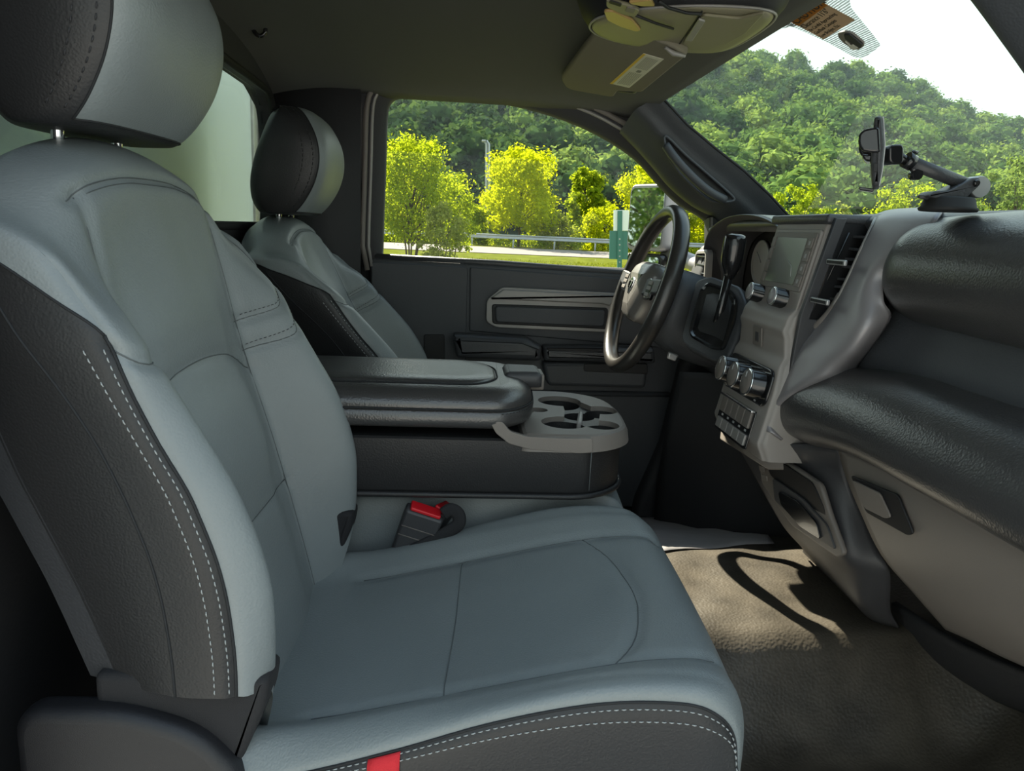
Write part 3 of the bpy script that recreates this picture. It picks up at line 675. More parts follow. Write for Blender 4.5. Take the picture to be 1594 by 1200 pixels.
# paper on the floor
cor=[(985,804,-.645),(1185,791,-.645),(1205,848,-.645),(1030,860,-.645)]
def onfloor(px,py):
    d=np.array(ray(px,py));lo,hi=.5,3.0
    for k in range(400):
        q=d/d[1]*(lo+k*.004)
        if q[2]<fz(q[0],q[1])+.002: return q
    return q
P4=[onfloor(c[0],c[1]) for c in cor];g=[]
for a in np.linspace(0,1,12):
    r_=[]
    for b in np.linspace(0,1,16):
        p=(P4[0]*(1-b)+P4[1]*b)*(1-a)+(P4[3]*(1-b)+P4[2]*b)*a;p=V(p[0],p[1],fz(p[0],p[1])+.003+.002*math.sin(b*5+a*2));r_.append(p)
    g.append(r_)
pp=mk('floor_paper',*solid(*gridmesh(np.array(g)),.0006),M['paper']);tag(pp,'sheet of pale grey paper lying flat on the footwell floor','paper')
# ------------------------------------------------------------------ dashboard
DB=empty('dashboard',(.8,1.3,-.4),'black and grey truck dashboard with padded rolls, centre stack and glovebox','dashboard')
def px_net(rows): return np.array([[np.array(aX(x,y,X)) for x,y,X in r] for r in rows])
# top pad
g=[]
for y in np.linspace(.66,1.98,34):
    b=base(y)[0]+.03;f0=.665 if y<1.2 else .665+.0*(y-1.2)
    drop=0 if y<1.85 else (y-1.85)*.12
    g.append([(f0+.012,y,.018-drop),(f0,y,.034-drop),(f0+.012,y,.046-drop),(f0+.05,y,.052-drop),((f0+b)/2,y,.054-drop),(b,y,.050-drop),(b,y,-.05)])
mk('top_pad',*gridmesh(dense(np.array(g)[::3],4,3)),M['plastic_soft'],DB)
# padded upper roll in front of the passenger: rounded closed end beside the centre stack
secs=[(1.082,.25,.045),(1.076,.62,.02),(1.060,.86,.006),(1.03,.97,0),(.99,1.0,0),(.92,1.02,0),(.84,1.04,0),(.75,1.06,0),(.66,1.06,0),(.60,1.0,0)]
prof=[(.80,.047),(.735,.050),(.675,.044),(.634,.022),(.612,-.018),(.612,-.058),(.634,-.092),(.68,-.112),(.76,-.118),(.84,-.10)]
cx_,cz_=.72,-.036;g=[]
for y,k,in_ in secs:
    lift=.0 if y>.95 else 0
    g.append([(cx_+(x-cx_)*k,y,cz_+(z-cz_)*k) for x,z in prof])
G=dense(np.array(g),6,6);mk('upper_roll',*gridmesh(G,True,True),M['leather_arm'],DB)
# recessed middle panel
g=[[(.690,y,-.095),(.675,y,-.13),(.662,y,-.165),(.668,y,-.20),(.69,y,-.24)] for y in (1.16,1.05,.9,.75,.6)]
mk('middle_panel',*solid(*gridmesh(dense(np.array(g),4,4)),.02),M['door'],DB)
# lower padded roll
secs=[(1.262,.30),(1.256,.62),(1.238,.85),(1.205,.97),(1.15,1.0),(1.05,1.0),(.95,1.0),(.85,1.0),(.75,1.0),(.60,1.0)]
def lprof(y):
    t=min(1,max(0,(1.20-y)/.25));t=t*t*(3-2*t)
    # thick and deep beside the stack, rising to a shallower shelf towards the passenger's door
    return [(.70,-.205+.030*t),(.655,-.200+.028*t),(.605,-.205+.022*t),(.570,-.228+.016*t),(.553,-.262+.014*t),(.556,-.300+.022*t),(.575,-.325+.030*t),(.615,-.338+.036*t),(.68,-.335+.036*t),(.73,-.28)]
g=[]
for y,k in secs:
    p=lprof(y);cx_,cz_=.64,-.27;g.append([(cx_+(x-cx_)*k,y,cz_+(z-cz_)*k) for x,z in p])
mk('lower_roll',*gridmesh(dense(np.array(g),6,6),True,True),M['leather_arm'],DB)
# grey satin bezel sweeping down from the top between the vents and the rolls
R_=[[(1366,336,.73),(1385,330,.73),(1425,327,.73),(1470,325,.73)],
    [(1367,341,.672),(1390,336,.672),(1425,334,.67),(1466,334,.668)],
    [(1362,352,.655),(1382,352,.653),(1412,354,.650),(1448,358,.650)],
    [(1345,388,.640),(1360,390,.636),(1380,394,.632),(1412,392,.640)],
    [(1328,425,.630),(1342,427,.624),(1357,428,.620),(1378,430,.634)],
    [(1311,460,.622),(1325,464,.612),(1345,466,.608),(1376,468,.628)],
    [(1290,492,.612),(1310,500,.600),(1345,505,.600),(1384,492,.640)],
    [(1262,512,.604),(1290,530,.590),(1328,540,.594),(1362,528,.640)],
    [(1226,522,.596),(1258,552,.578),(1300,568,.586),(1334,566,.640)],
    [(1216,560,.580),(1236,585,.566),(1275,588,.574),(1322,586,.630)],
    [(1208,585,.566),(1218,608,.556),(1236,612,.560),(1262,606,.600)],
    [(1196,612,.556),(1202,630,.548),(1210,634,.552),(1226,636,.59)],
    [(1182,642,.545),(1192,655,.540),(1200,660,.544),(1214,664,.58)],
    [(1180,660,.540),(1190,668,.538),(1202,676,.542),(1216,686,.56)]]
net=px_net(R_);mk('satin_bezel',*solid(*gridmesh(dense(net,6,5)),.004),M['satin'],DB)
mk('bezel_edge',*tube([n[0]+V(-.003,.002,0) for n in net[1:9]],.0035,8),M['satin_light'],DB)
# centre stack: one moulded housing, its face leaning towards the seats as it falls
def fx(z): return float(np.interp(z,[-.40,-.345,-.21,-.195,-.165,-.150,-.125,-.105,.03,.045],[.545,.522,.548,.556,.556,.552,.560,.578,.606,.612]))
zs=[.045,.038,.03,0,-.03,-.06,-.09,-.105,-.125,-.14,-.150,-.158,-.165,-.18,-.195,-.205,-.215,-.25,-.29,-.33,-.345,-.362,-.375]
g=[]
for z in zs:
    L_=1.415 if z>-.15 else 1.415+(z+.15)*-.02;r_=1.205 if z>-.15 else 1.205-.02*min(1,(-.15-z)/.1)
    x=fx(z);g.append([(x+.16,L_,z),(x+.03,L_,z),(x+.006,L_-.006,z),(x,L_-.02,z),(x,(L_+r_)/2,z),(x,r_+.02,z),(x+.006,r_+.006,z),(x+.03,r_,z),(x+.16,r_,z)])
mk('stack_housing',*gridmesh(dense(np.array(g),4,3)),M['stack_grey'],DB)
mk('stack_cap',*box(.60,.70,1.20,1.425,.030,.047,.006),M['plastic_soft'],DB)
mk('stack_floor',*plate([(.56,1.22),(.70,1.22),(.70,1.41),(.54,1.41)],(0,0,-.40),(1,0,0),(0,1,0),(0,0,1),rprof(.03,.004)),M['satin_dark'],DB)
# frame of the leaning face: u runs from the driver's side to the passenger's side, v up the face
def face(z0,z1,y0=1.41,y1=1.205):
    a=V(fx(z0),0,z0);b=V(fx(z1),0,z1);v=(b-a)/np.linalg.norm(b-a);u=V(0,-1,0);n=np.cross(u,v);n=n if n[0]<0 else -n
    return a,u,v,n
def on(fr,y,s): a,u,v,n=fr;return a+V(0,y,0)+v*s
FR=face(-.105,.03);L_=np.linalg.norm(V(fx(.03)-fx(-.105),0,.135))
def fplate(name,fr,y0,y1,s0,s1,r,h,rad,mt,parent,lift=0,**k):
    o=rpoly([(-(y0),s0),(-(y1),s0),(-(y1),s1),(-(y0),s1)],r,5);a,u,v,n=fr
    return mk(name,*plate(o,a+n*lift,u,v,n,rprof(h,rad,3)),mt,parent,**k)
ra=fplate('radio',FR,1.392,1.212,-.018,.128,.008,.006,.002,M['stack_grey'],DB,-.001,angle=40)
fplate('radio_face',FR,1.386,1.218,.020,.122,.006,.003,.001,M['satin_dark'],ra,.0045)
sc=fplate('screen',FR,1.365,1.245,.030,.112,.004,.002,.0005,M['screen'],ra,.0072,angle=40)
# faint horizon curve shown on the dim screen, and soft-key column
for k in range(4):
    fplate('button',FR,1.240,1.222,.028+k*.022,.047+k*.022,.002,.0025,.0008,M['satin_dark'],ra,.007)
    a,u,v,n=FR;mk('icon',*plate(rpoly([(-1.234,.034+k*.022),(-1.228,.034+k*.022),(-1.228,.041+k*.022),(-1.234,.041+k*.022)],.001,2),a+n*.0096,u,v,n,rprof(.0004,.0001,1)),M['icon'],ra)
    fplate('button',FR,1.384,1.370,.028+k*.022,.047+k*.022,.002,.0025,.0008,M['satin_dark'],ra,.007)
a,u,v,n=FR;mk('screen_line',*tube([a+V(0,1.29,0)+v*.07+n*.0093,a+V(0,1.272,0)+v*.062+n*.0093,a+V(0,1.262,0)+v*.044+n*.0093],.0007,5),M['icon'],ra)
def knob(name,fr,y,s,r,h,parent,cap='satin'):
    a,u,v,n=fr;o=on(fr,y,s)
    k_=mk(name,*lathe(o,n,[(r*1.05,0),(r*1.05,h*.15),(r,h*.2),(r*.97,h*.9),(r*.9,h)],26),M['gloss'],parent)
    mk('knob_ring',*lathe(o+n*h*.94,n,[(r*.97,0),(r*.985,h*.05),(r*.93,h*.09),(r*.84,h*.09)],26),M['chrome'],k_)
    mk('knob_cap',*lathe(o+n*h*.98,n,[(r*.85,0),(r*.83,h*.06),(r*.3,h*.10)],26),M[cap],k_)
    mk('pointer',*tube([o+n*h*1.12+v*r*.35,o+n*h*1.12+v*r*.72],.0008,5),M['icon'],k_);return k_
knob('volume_knob',FR,1.372,.004,.0175,.028,ra);knob('tuning_knob',FR,1.268,.004,.0175,.028,ra)
mk('key_mark',*tube([on(FR,1.332,.004)+n*.006,on(FR,1.312,.004)+n*.006],.0012,5),M['icon'],ra)
# small blank cover under the radio
F2=face(-.195,-.150);fplate('blank_cover',F2,1.335,1.295,.004,.040,.003,.003,.001,M['satin_dark'],DB,-.001,angle=40)
fplate('cover_mark',F2,1.322,1.306,.012,.030,.002,.0006,.0002,M['plastic'],DB,.002)
# climate panel with three knobs
F3=face(-.345,-.215);cl=fplate('climate_panel',F3,1.405,1.200,.062,.130,.022,.006,.003,M['gloss'],DB,-.001,angle=50)
for y in (1.372,1.306,1.240): 
    knob('climate_knob',F3,y,.096,.0255,.030,cl,'satin_dark')
for y in (1.37,1.30,1.24): mk('icon',*plate(rpoly([(-y-.004,.066),(-y+.004,.066),(-y+.004,.069),(-y-.004,.069)],.001,2),F3[0]+F3[3]*.0052,F3[1],F3[2],F3[3],rprof(.0004,.0001,1)),M['icon'],cl)
# switch bank
sw=fplate('switch_panel',F3,1.385,1.225,-.022,.050,.006,.004,.002,M['gloss'],DB,-.001,angle=40)
for k in range(5):
    y=1.374-k*.029
    fplate('rocker_switch',F3,y,y-.026,.016,.046,.002,.006,.002,M['satin_dark'],sw,.002)
    fplate('switch_button',F3,y,y-.026,-.016,.004,.002,.005,.0015,M['satin_light'],sw,.002)
    fplate('switch_icon',F3,y-.009,y-.017,.008,.012,.001,.0006,.0002,M['icon'],sw,.003)
fplate('switch_edge',F3,1.384,1.228,.046,.050,.001,.008,.001,M['chrome'],sw,.002)
# vent column between the radio and the bezel
ve=mk('air_vent',*plate(rpoly([(-.142,-.128),(.05,-.128),(.05,.028),(-.0,.028)][::1],.004,3) if False else rpoly([(0,0),(.10,0),(.10,.01),(0,.01)],.002,2),(.70,1.10,-.10),(0,1,0),(0,0,1),(-1,0,0),rprof(.004,.001)),M['plastic_dark'],DB)
g=[]
for z in (.032,-.02,-.07,-.11,-.135):
    x=fx(z);g.append([(x+.018,1.192,z),(x+.05,1.199,z),(x+.095,1.196,z),(x+.095,1.10,z),(x+.06,1.06,z)])
mk('vent_housing',*gridmesh(dense(np.array(g),5,5)),M['plastic_dark'],DB)
for k in range(8):
    py=368+k*15.5;xl=1302-(py-358)*.40;xr=1353-(py-358)*.43;X_=.648-(py-358)*.00028
    A=np.array(aX(xl,py,X_));B=np.array(aX(xr,py+3,X_+.002))
    v=[A,B,B+V(.035,0,-.004),A+V(.035,0,-.004)];mk('vent_slat',*solid(v,[(0,1,2,3)],.004),M['plastic_soft'],ve,smooth=False)
for (xa,xb,py,hh,nm) in ((1291,1320,407,.0045,'vent_tab'),(1266,1293,466,.0045,'vent_wheel')):
    X_=.618-(py-358)*.00028;A=np.array(aX(xa,py,X_));B=np.array(aX(xb,py+1,X_))
    tb=mk(nm,*plate(rpoly([(A[1],-hh),(B[1],-hh),(B[1],hh),(A[1],hh)],.002,3),(X_,0,A[2]),(0,1,0),(0,0,1),(-1,0,0),rprof(.006,.002)),M['silver'],ve)
    mk('tab_groove',*plate(rpoly([(A[1]-.004,-hh*.5),(B[1]+.004,-hh*.5),(B[1]+.004,hh*.5),(A[1]-.004,hh*.5)],.001,2),(X_-.0062,0,A[2]),(0,1,0),(0,0,1),(-1,0,0),[(0,0),(0,.0005)]),M['plastic_dark'],tb)
A=np.array(aX(1322,362,.632));B=np.array(aX(1272,470,.60));mk('vent_divider',*tube([A,B],.0016,5),M['gloss'],ve)
# lip below the vent
lp=[np.array(aX(x,y,X)) for x,y,X in [(1222,518,.585),(1245,517,.59),(1270,507,.60),(1291,486,.612),(1309,458,.622)]]
mk('vent_lip',*tube(catmull(lp,6),.006,8),M['satin_dark'],DB)
# black gap panel left of the vent, closes the side of the radio housing
mk('stack_side',*plate([(fx(.04)+.0,.04),(fx(.04)+.018,.04),(fx(-.12)+.022,-.125),(.72,-.14),(.72,-.36),(fx(-.36)+.02,-.36),(fx(-.2)+.012,-.2),(fx(-.12)+.006,-.12)],(0,1.190,0),(1,0,0),(0,0,1),(0,1,0),rprof(.01,.002)),M['plastic'],DB)
# lower stack with storage bin
g=[]
LS=[[(1130,640,.56),(1160,655,.55),(1185,672,.56),(1215,688,.57),(1262,690,.60),(1309,696,.62)],
    [(1150,690,.58),(1172,690,.58),(1195,700,.60),(1235,722,.61),(1280,742,.62),(1318,740,.64)],
    [(1180,745,.60),(1195,745,.60),(1215,760,.61),(1255,790,.62),(1302,805,.63),(1338,790,.66)],
    [(1205,790,.63),(1218,795,.63),(1245,815,.63),(1280,838,.63),(1318,862,.64),(1362,850,.68)],
    [(1225,822,.66),(1240,830,.66),(1265,850,.66),(1300,875,.66),(1335,895,.67),(1385,890,.70)],
    [(1250,850,.72),(1270,865,.71),(1290,885,.70),(1315,915,.70),(1345,940,.70),(1385,945,.74)],
    [(1252,858,.76),(1275,880,.75),(1300,905,.75),(1330,935,.75),(1358,962,.75),(1400,975,.78)]]
net=px_net(LS);mk('lower_stack',*solid(*gridmesh(dense(net,5,5)),.004),M['plastic'],DB)
def blend_poly(pts,lift,h,rad,r,name,mt,parent,angle=40):
    P_=np.array([np.array(aX(x,y,X)) for x,y,X in pts]);c=P_.mean(0);q=P_-c;_,_,vt=np.linalg.svd(q);n=vt[2];n=n if n[0]<0 else -n
    u=vt[0];v=np.cross(n,u);o=np.stack([q@u,q@v],1)
    return mk(name,*plate(rpoly(o,r,5),c+n*lift,u,v,n,rprof(h,rad,3)),mt,parent,angle=angle)
bi=blend_poly([(1184,694,.592),(1240,724,.60),(1282,752,.605),(1300,800,.615),(1320,862,.62),(1308,868,.62),(1240,818,.615),(1190,752,.60)],-.002,.010,.004,.010,'storage_bin',M['satin_dark'],DB)
blend_poly([(1196,700,.592),(1236,724,.60),(1274,750,.605),(1292,790,.612),(1298,812,.618),(1240,766,.61),(1206,738,.60)],.0085,.0025,.001,.008,'bin_opening',M['plastic_dark'],bi)
blend_poly([(1212,742,.60),(1258,775,.606),(1300,815,.618),(1310,855,.62),(1270,828,.617),(1215,778,.605)],.0085,.004,.0015,.008,'bin_door',M['plastic'],bi)
blend_poly([(1224,762,.604),(1252,778,.606),(1284,812,.614),(1290,838,.618),(1258,818,.614),(1226,784,.605)],.012,.003,.001,.008,'bin_pocket',M['gloss'],bi)
for k,(x,y) in enumerate([(1190,712),(1194,728),(1198,742)]):
    blend_poly([(x-4,y-6,.59),(x+4,y-3,.592),(x+5,y+5,.594),(x-3,y+3,.592)],.010,.002,.0005,.001,'power_outlet',M['satin_dark'],bi)
# glovebox door
GB=[[(1309,697,.600),(1380,728,.600),(1460,764,.600),(1594,826,.600),(1720,884,.600)],
    [(1322,740,.603),(1390,772,.600),(1460,805,.598),(1594,868,.598),(1720,926,.600)],
    [(1345,795,.612),(1400,826,.610),(1470,860,.608),(1594,918,.606),(1720,975,.606)],
    [(1378,862,.632),(1430,892,.630),(1490,920,.628),(1594,966,.626),(1720,1024,.626)],
    [(1432,925,.665),(1480,950,.665),(1530,972,.665),(1610,1010,.665),(1720,1066,.665)],
    [(1475,975,.74),(1510,990,.74),(1560,1015,.74),(1640,1050,.74),(1740,1096,.74)]]
net=px_net(GB);gb=mk('glovebox_door',*solid(*gridmesh(dense(net,5,5)),.006),M['satin_dark'],DB)
hb=blend_poly([(1338,738,.600),(1392,760,.599),(1412,768,.599),(1438,828,.606),(1428,832,.606),(1362,796,.606)],.010,.004,.0015,.006,'handle_recess',M['plastic_dark'],gb)
blend_poly([(1343,744,.600),(1386,764,.599),(1404,802,.604),(1396,804,.606),(1362,788,.606)],.0135,.003,.001,.006,'glovebox_handle',M['satin_dark'],gb)
mk('glovebox_gap',*tube([np.array(aX(x,y,.603))+V(.0,0,.004) for x,y in [(1300,690),(1380,724),(1460,760),(1594,821),(1720,878)]],.006,8),M['rubber'],DB)
mk('lower_panel',*solid(*gridmesh(dense(px_net([[(1395,935,.80),(1500,1000,.80),(1720,1090,.80)],[(1400,985,.84),(1500,1040,.84),(1720,1130,.84)],[(1400,1000,.92),(1500,1060,.92),(1720,1150,.92)]]),4,4)),.01),M['carpet'],DB)
mk('end_panel',*plate(rpoly([(.60,-.02),(.62,.03),(.70,.052),(1.0,.05),(1.0,-.62),(.72,-.60),(.62,-.42),(.555,-.30),(.56,-.22),(.65,-.17),(.65,-.10),(.605,-.06)],.02,4),(0,.605,0),(1,0,0),(0,0,1),(0,-1,0),rprof(.03,.01)),M['plastic'],DB,angle=50)
# instrument cluster: hood, gauge face, bezel
ic=mk('cluster_hood',*gridmesh(dense(np.array([[(x,y0+(1.70-y0)*0,z) for x in (.66,.655,.70,.86)] for y0,z in ((1.43,-.13),(1.435,-.03),(1.48,.022),(1.58,.048),(1.70,.056),(1.82,.048),(1.92,.016),(1.955,-.05),(1.96,-.14))]),5,5)),M['leather_arm'],DB)
g=[]
for y0,z in ((1.43,-.13),(1.435,-.03),(1.48,.022),(1.58,.048),(1.70,.056),(1.82,.048),(1.92,.016),(1.955,-.05),(1.96,-.14)):
    g.append([(.652,y0,z),(.648,y0+(1.7-y0)*.02,z-.004),(.70,y0+(1.7-y0)*.12,z-.022),(.75,y0+(1.7-y0)*.16,z-.026)])
mk('hood_lining',*gridmesh(dense(np.array(g),5,5)),M['plastic'],ic)
mk('gauge_face',*plate(rpoly([(1.46,-.15),(1.93,-.15),(1.93,.0),(1.85,.03),(1.55,.03),(1.46,.0)],.02,4),(.755,0,0),(0,1,0),(0,0,1),(-1,0,0),rprof(.003,.001)),M['gloss'],ic)
for y,r in ((1.58,.055),(1.81,.055)):
    gq=mk('gauge_ring',*lathe((.750,y,-.055),(-1,0,0),[(r,0),(r,.004),(r-.005,.005),(r-.006,.001)],32),M['satin_light'],ic)
    mk('needle',*tube([(.748,y,-.055),(.748,y+.03,-.030)],.0012,5),M['icon'],ic)
mk('cluster_lower',*box(.60,.70,1.44,1.95,-.20,-.145,.012),M['satin_dark'],DB)
# driver's outer vent, warm grey ring
dv=mk('side_vent',*plate(rpoly([(1.90,-.13),(2.005,-.13),(2.005,-.035),(1.91,-.03)],.02,5),(.66,0,0),(0,1,0),(0,0,1),(-1,0,0),[(0,0),(0,.014),(.004,.018),(.010,.018),(.012,.004)]),M['satin_light'],DB,angle=40)
for k in range(4): mk('vent_slat',*box(.642,.660,1.915,1.99,-.118+k*.022,-.114+k*.022,.0015),M['gloss'],dv)
mk('driver_side_dash',*plate(rpoly([(.66,-.02),(.86,.02),(.90,-.35),(.66,-.30),(.62,-.16)],.02,4),(0,2.03,0),(1,0,0),(0,0,1),(0,-1,0),rprof(.10,.02)),M['plastic'],DB)
mk('knee_panel',*solid(*gridmesh(dense(np.array([[(.62,y,-.15),(.60,y,-.20),(.60,y,-.26),(.66,y,-.34),(.76,y,-.38)] for y in (2.0,1.8,1.6,1.43)]),4,4)),.01),M['plastic'],DB)
# ------------------------------------------------------------------ steering column and wheel
co=empty('steering_column',(.56,1.72,-.14),'dark grey steering column shroud behind the wheel','steering column')
ax=V(math.cos(math.radians(-17)),0,math.sin(math.radians(-17)))   # points forward and down
wc=V(.436,1.72,-.126);wu=V(0,1,0);wv=np.cross(ax,wu);wv=wv if wv[2]>0 else -wv
g=[]
for d,ry,rz,dz in ((.045,.045,.050,0),(.055,.075,.080,-.01),(.09,.082,.095,-.02),(.15,.084,.10,-.025),(.22,.08,.095,-.025),(.30,.07,.08,-.01)):
    c=wc+ax*d+wv*dz;g.append([c+wu*ry*math.copysign(abs(math.cos(t))**.7,math.cos(t))+wv*rz*math.copysign(abs(math.sin(t))**.7,math.sin(t)) for t in np.linspace(0,2*math.pi,17)[:-1]])
mk('shroud',*gridmesh(dense(np.array(g),3,5),True,True),M['door'],co)
for s_,nm in ((1,'turn_signal_stalk'),):
    mk(nm,*tube([wc+ax*.11+wu*.07,wc+ax*.08+wu*.16+wv*.01],[.007,.009],10),M['plastic'],co)
mk('tilt_lever',*plate(rpoly([(-.010,-.004),(.010,-.004),(.012,.012),(-.012,.012)],.003,3),wc+ax*.10-wv*.125-wu*.07,ax,wv,-wu,rprof(.012,.003)),M['silver'],co)
sw_=empty('steering_wheel',tuple(wc),'black leather steering wheel with silver hub, lit from the driver window','steering wheel')
rim=[wc+(wu*math.cos(t)+wv*math.sin(t))*.188 for t in np.linspace(0,2*math.pi,73)[:-1]]
mk('rim',*tube(rim,.0172,14,True,flat=(.92,1.12),up=tuple(ax)),mat('rim_leather',(.030,.028,.026),.28,bump=.15,scale=500,spec=.6),sw_)
for rr_,dd in ((.174,-.004),): mk('rim_seam',*tube([wc+(wu*math.cos(t)+wv*math.sin(t))*rr_+ax*dd for t in np.linspace(0,2*math.pi,73)[:-1]],.0012,5,True),M['thread_dark'],sw_)
for k,a0 in enumerate((5,175)):
    a_=math.radians(a0);d=wu*math.cos(a_)+wv*math.sin(a_);p=np.cross(ax,d)
    o=rpoly([(.04,-.022 if k<2 else -.012),(.185,-.016 if k<2 else -.009),(.185,.016 if k<2 else .009),(.04,.022 if k<2 else .012)],.004,3)
    mk('spoke',*plate(o,wc-ax*.004,d,p,-ax,rprof(.016,.005)),M['plastic'],sw_,angle=50)
hub=rpoly([(-.085,.045),(-.055,.065),(.055,.065),(.085,.045),(.080,-.02),(.045,-.078),(-.045,-.078),(-.080,-.02)],.02,6)
hb_=mk('airbag_cover',*plate(hub,wc,wu,wv,-ax,[(0,-.045),(0,.004),(.004,.014),(.014,.024),(.035,.031)]),mat('hub_grey',(.20,.19,.18),.26,metal=.3),sw_,angle=60)
em=rpoly([(-.018,.014),(0,.020),(.018,.014),(.014,-.008),(0,-.022),(-.014,-.008)],.003,3)
e1=mk('emblem',*plate(em,wc-ax*.030,wu,wv,-ax,rprof(.004,.0015)),M['chrome'],hb_)
for s_ in (-1,1): mk('emblem_mark',*tube([wc-ax*.0348+wu*s_*.003+wv*.010,wc-ax*.0348+wu*s_*.013+wv*.008,wc-ax*.0348+wu*s_*.012-wv*.004,wc-ax*.0348+wu*s_*.006-wv*.006],.0016,6),M['plastic_dark'],e1)
for s_ in (-1,1):
    bp=mk('button_pad',*plate(rpoly([(s_*.092,-.022),(s_*.140,-.018),(s_*.140,.020),(s_*.094,.030)],.006,4),wc-ax*.010,wu,wv,-ax,rprof(.010,.003)),M['gloss'],sw_,angle=50)
    for q in (-.008,.006,.018): mk('button',*plate(rpoly([(s_*.100,q-.004),(s_*.132,q-.004),(s_*.132,q+.004),(s_*.100,q+.004)],.002,3),wc-ax*.020,wu,wv,-ax,rprof(.002,.0008)),M['satin_dark'],bp)
# ------------------------------------------------------------------ gear lever in its boot
gs=empty('gear_shift',(.56,1.50,-.20),'tall black gear lever standing in a leather boot beside the wheel','gear lever')
o3=lambda pts,Y:[np.array(aY(x,y,Y)) for x,y in pts]
fr=np.array(o3([(1088,455),(1098,440),(1135,448),(1150,462),(1150,500),(1132,548),(1110,545),(1076,530),(1072,515)],1.50))
# boot surround lies in a plane leaning back towards the seats
c0=fr.mean(0);sn=V(-.80,-.35,.50);sn/=np.linalg.norm(sn);su=np.cross(sn,V(0,0,1));su/=np.linalg.norm(su);sv=np.cross(sn,su);sv=sv if sv[2]>0 else -sv
def onpl(px,py):
    d=np.array(ray(px,py));return d*(np.dot(c0,sn)/np.dot(d,sn))
def ppl(pts,r,lift,prof,name,mt,parent,**k):
    P_=np.array([onpl(*q) for q in pts]);o=np.stack([(P_-c0)@su,(P_-c0)@sv],1);return mk(name,*plate(rpoly(o,r,5),c0+sn*lift,su,sv,sn,prof),mt,parent,**k)
ppl([(1082,436),(1104,428),(1152,445),(1162,470),(1150,520),(1130,562),(1105,560),(1066,540),(1058,528)],.015,-.03,rprof(.03,.008),'boot_surround',M['plastic_soft'],gs,angle=50)
ppl([(1092,450),(1104,440),(1140,452),(1150,468),(1146,500),(1128,546),(1108,544),(1077,526),(1074,516)],.012,-.004,[(0,0),(0,.008),(.004,.010),(.008,.006)],'boot_frame',M['gloss'],gs,angle=50)
kt=V(*aY(1146,362,1.47));kb=V(*aY(1138,415,1.475));bt=V(*aY(1121,484,1.485))
bc=np.array([onpl(*q) for q in [(1096,456),(1106,447),(1136,458),(1143,470),(1140,498),(1125,538),(1110,536),(1082,522),(1080,515)]])
rings=[]
for t,k in ((0,1),(.25,.80),(.45,.66),(.6,.50),(.8,.30),(1,.14)):
    c=bc.mean(0)*(1-t)+bt*t;wob=1+.10*np.sin(np.arange(len(bc))*2.4+t*9);rings.append(c+(bc-bc.mean(0))*k*(wob[:,None] if 0<t<1 else 1))
mk('leather_boot',*gridmesh(dense(np.array(rings),1,4)[:, :],True,True),M['leather_black'],gs)
dr_=(kb-bt)/np.linalg.norm(kb-bt)
mk('lever',*tube([bt-dr_*.04,bt,kb],[.010,.009,.009],12),M['gloss'],gs)
dk=(kt-kb)/np.linalg.norm(kt-kb);H_=np.linalg.norm(kt-kb)
mk('knob',*lathe(kb-dk*.012,dk,[(.009,-.012),(.014,.0),(.0205,.016),(.0225,.030),(.0225,H_*.8),(.0215,H_*1.0),(.019,H_*1.1),(.010,H_*1.14)],24),M['gloss'],gs)
# ------------------------------------------------------------------ overhead console, visor, small roof fittings
def roofz(x,y): return cz(x,y)-.004
oc=empty('overhead_console',(.37,1.36,.35),'olive grey overhead console with two amber reading lamps above the windscreen','overhead console')
zc=.345
def zp(px,py,z=zc): p=aZ(px,py,z);return (p.x,p.y)
half=[(.205,0),(.217,.05),(.26,.100),(.34,.140),(.42,.152),(.474,.138),(.498,.092),(.504,.0)]
yc_=1.335
ol=np.array([(x,yc_+y) for x,y in half]+[(x,yc_-y) for x,y in half[-2:0:-1]]);ol=catmull([(x,y,0) for x,y in ol],5,True)[:,:2]
mk('console_housing',*plate(ol,(0,0,zc+.05),(1,0,0),(0,1,0),(0,0,-1),[(-.022,0),(-.014,.020),(-.008,.034),(0,.044),(.006,.050),(.012,.052)]),M['plastic_dark'],oc,angle=60)
mk('console_face',*plate(offset(ol,.010),(0,0,zc+.004),(1,0,0),(0,1,0),(0,0,-1),[(0,0),(0,.006),(.003,.009),(.014,.011),(.04,.012)]),M['console'],oc,angle=60)
mk('face_rim',*tube([(x,y,zc-.001) for x,y in offset(ol,.006)],.0022,6,True),M['satin_light'],oc)
def zplate(name,pts,r,z,h,rad,mt,parent,**k):
    o=np.array([zp(*q,z) for q in pts]);return mk(name,*plate(rpoly(o,r,5),(0,0,z+.001),(1,0,0),(0,1,0),(0,0,-1),rprof(h,rad,3)),mt,parent,angle=40)
zf=zc-.0085
zplate('reading_lamp',[(940,14),(956,14),(985,28),(998,44),(990,46),(965,38),(945,28)],.006,zf,.005,.002,M['amber'],oc)
zplate('reading_lamp',[(978,0),(1014,-4),(1020,6),(1000,6),(984,3)],.004,zf,.005,.002,M['amber'],oc)
sb=zplate('slot_panel',[(944,-4),(980,4),(996,12),(990,22),(970,18),(944,6)],.008,zf,.006,.002,M['console'],oc)
zplate('slot',[(950,0),(968,6),(966,10),(948,4)],.002,zf-.005,.002,.0005,M['plastic_dark'],sb)
zplate('button',[(976,10),(990,13),(986,20),(973,17)],.004,zf-.005,.0025,.001,M['satin_dark'],sb)
zplate('bin_door',[(1094,20),(1150,26),(1192,16),(1160,50),(1130,66),(1095,68),(1062,66)],.010,zf,.005,.002,M['console'],oc)
zplate('bin_latch',[(1088,28),(1098,31),(1078,62),(1066,61)],.003,zf-.004,.004,.0015,M['satin_light'],oc)
zplate('groove',[(1092,17),(1094,18),(1059,68),(1057,68)],.0005,zf,.002,.0003,M['plastic_dark'],oc)
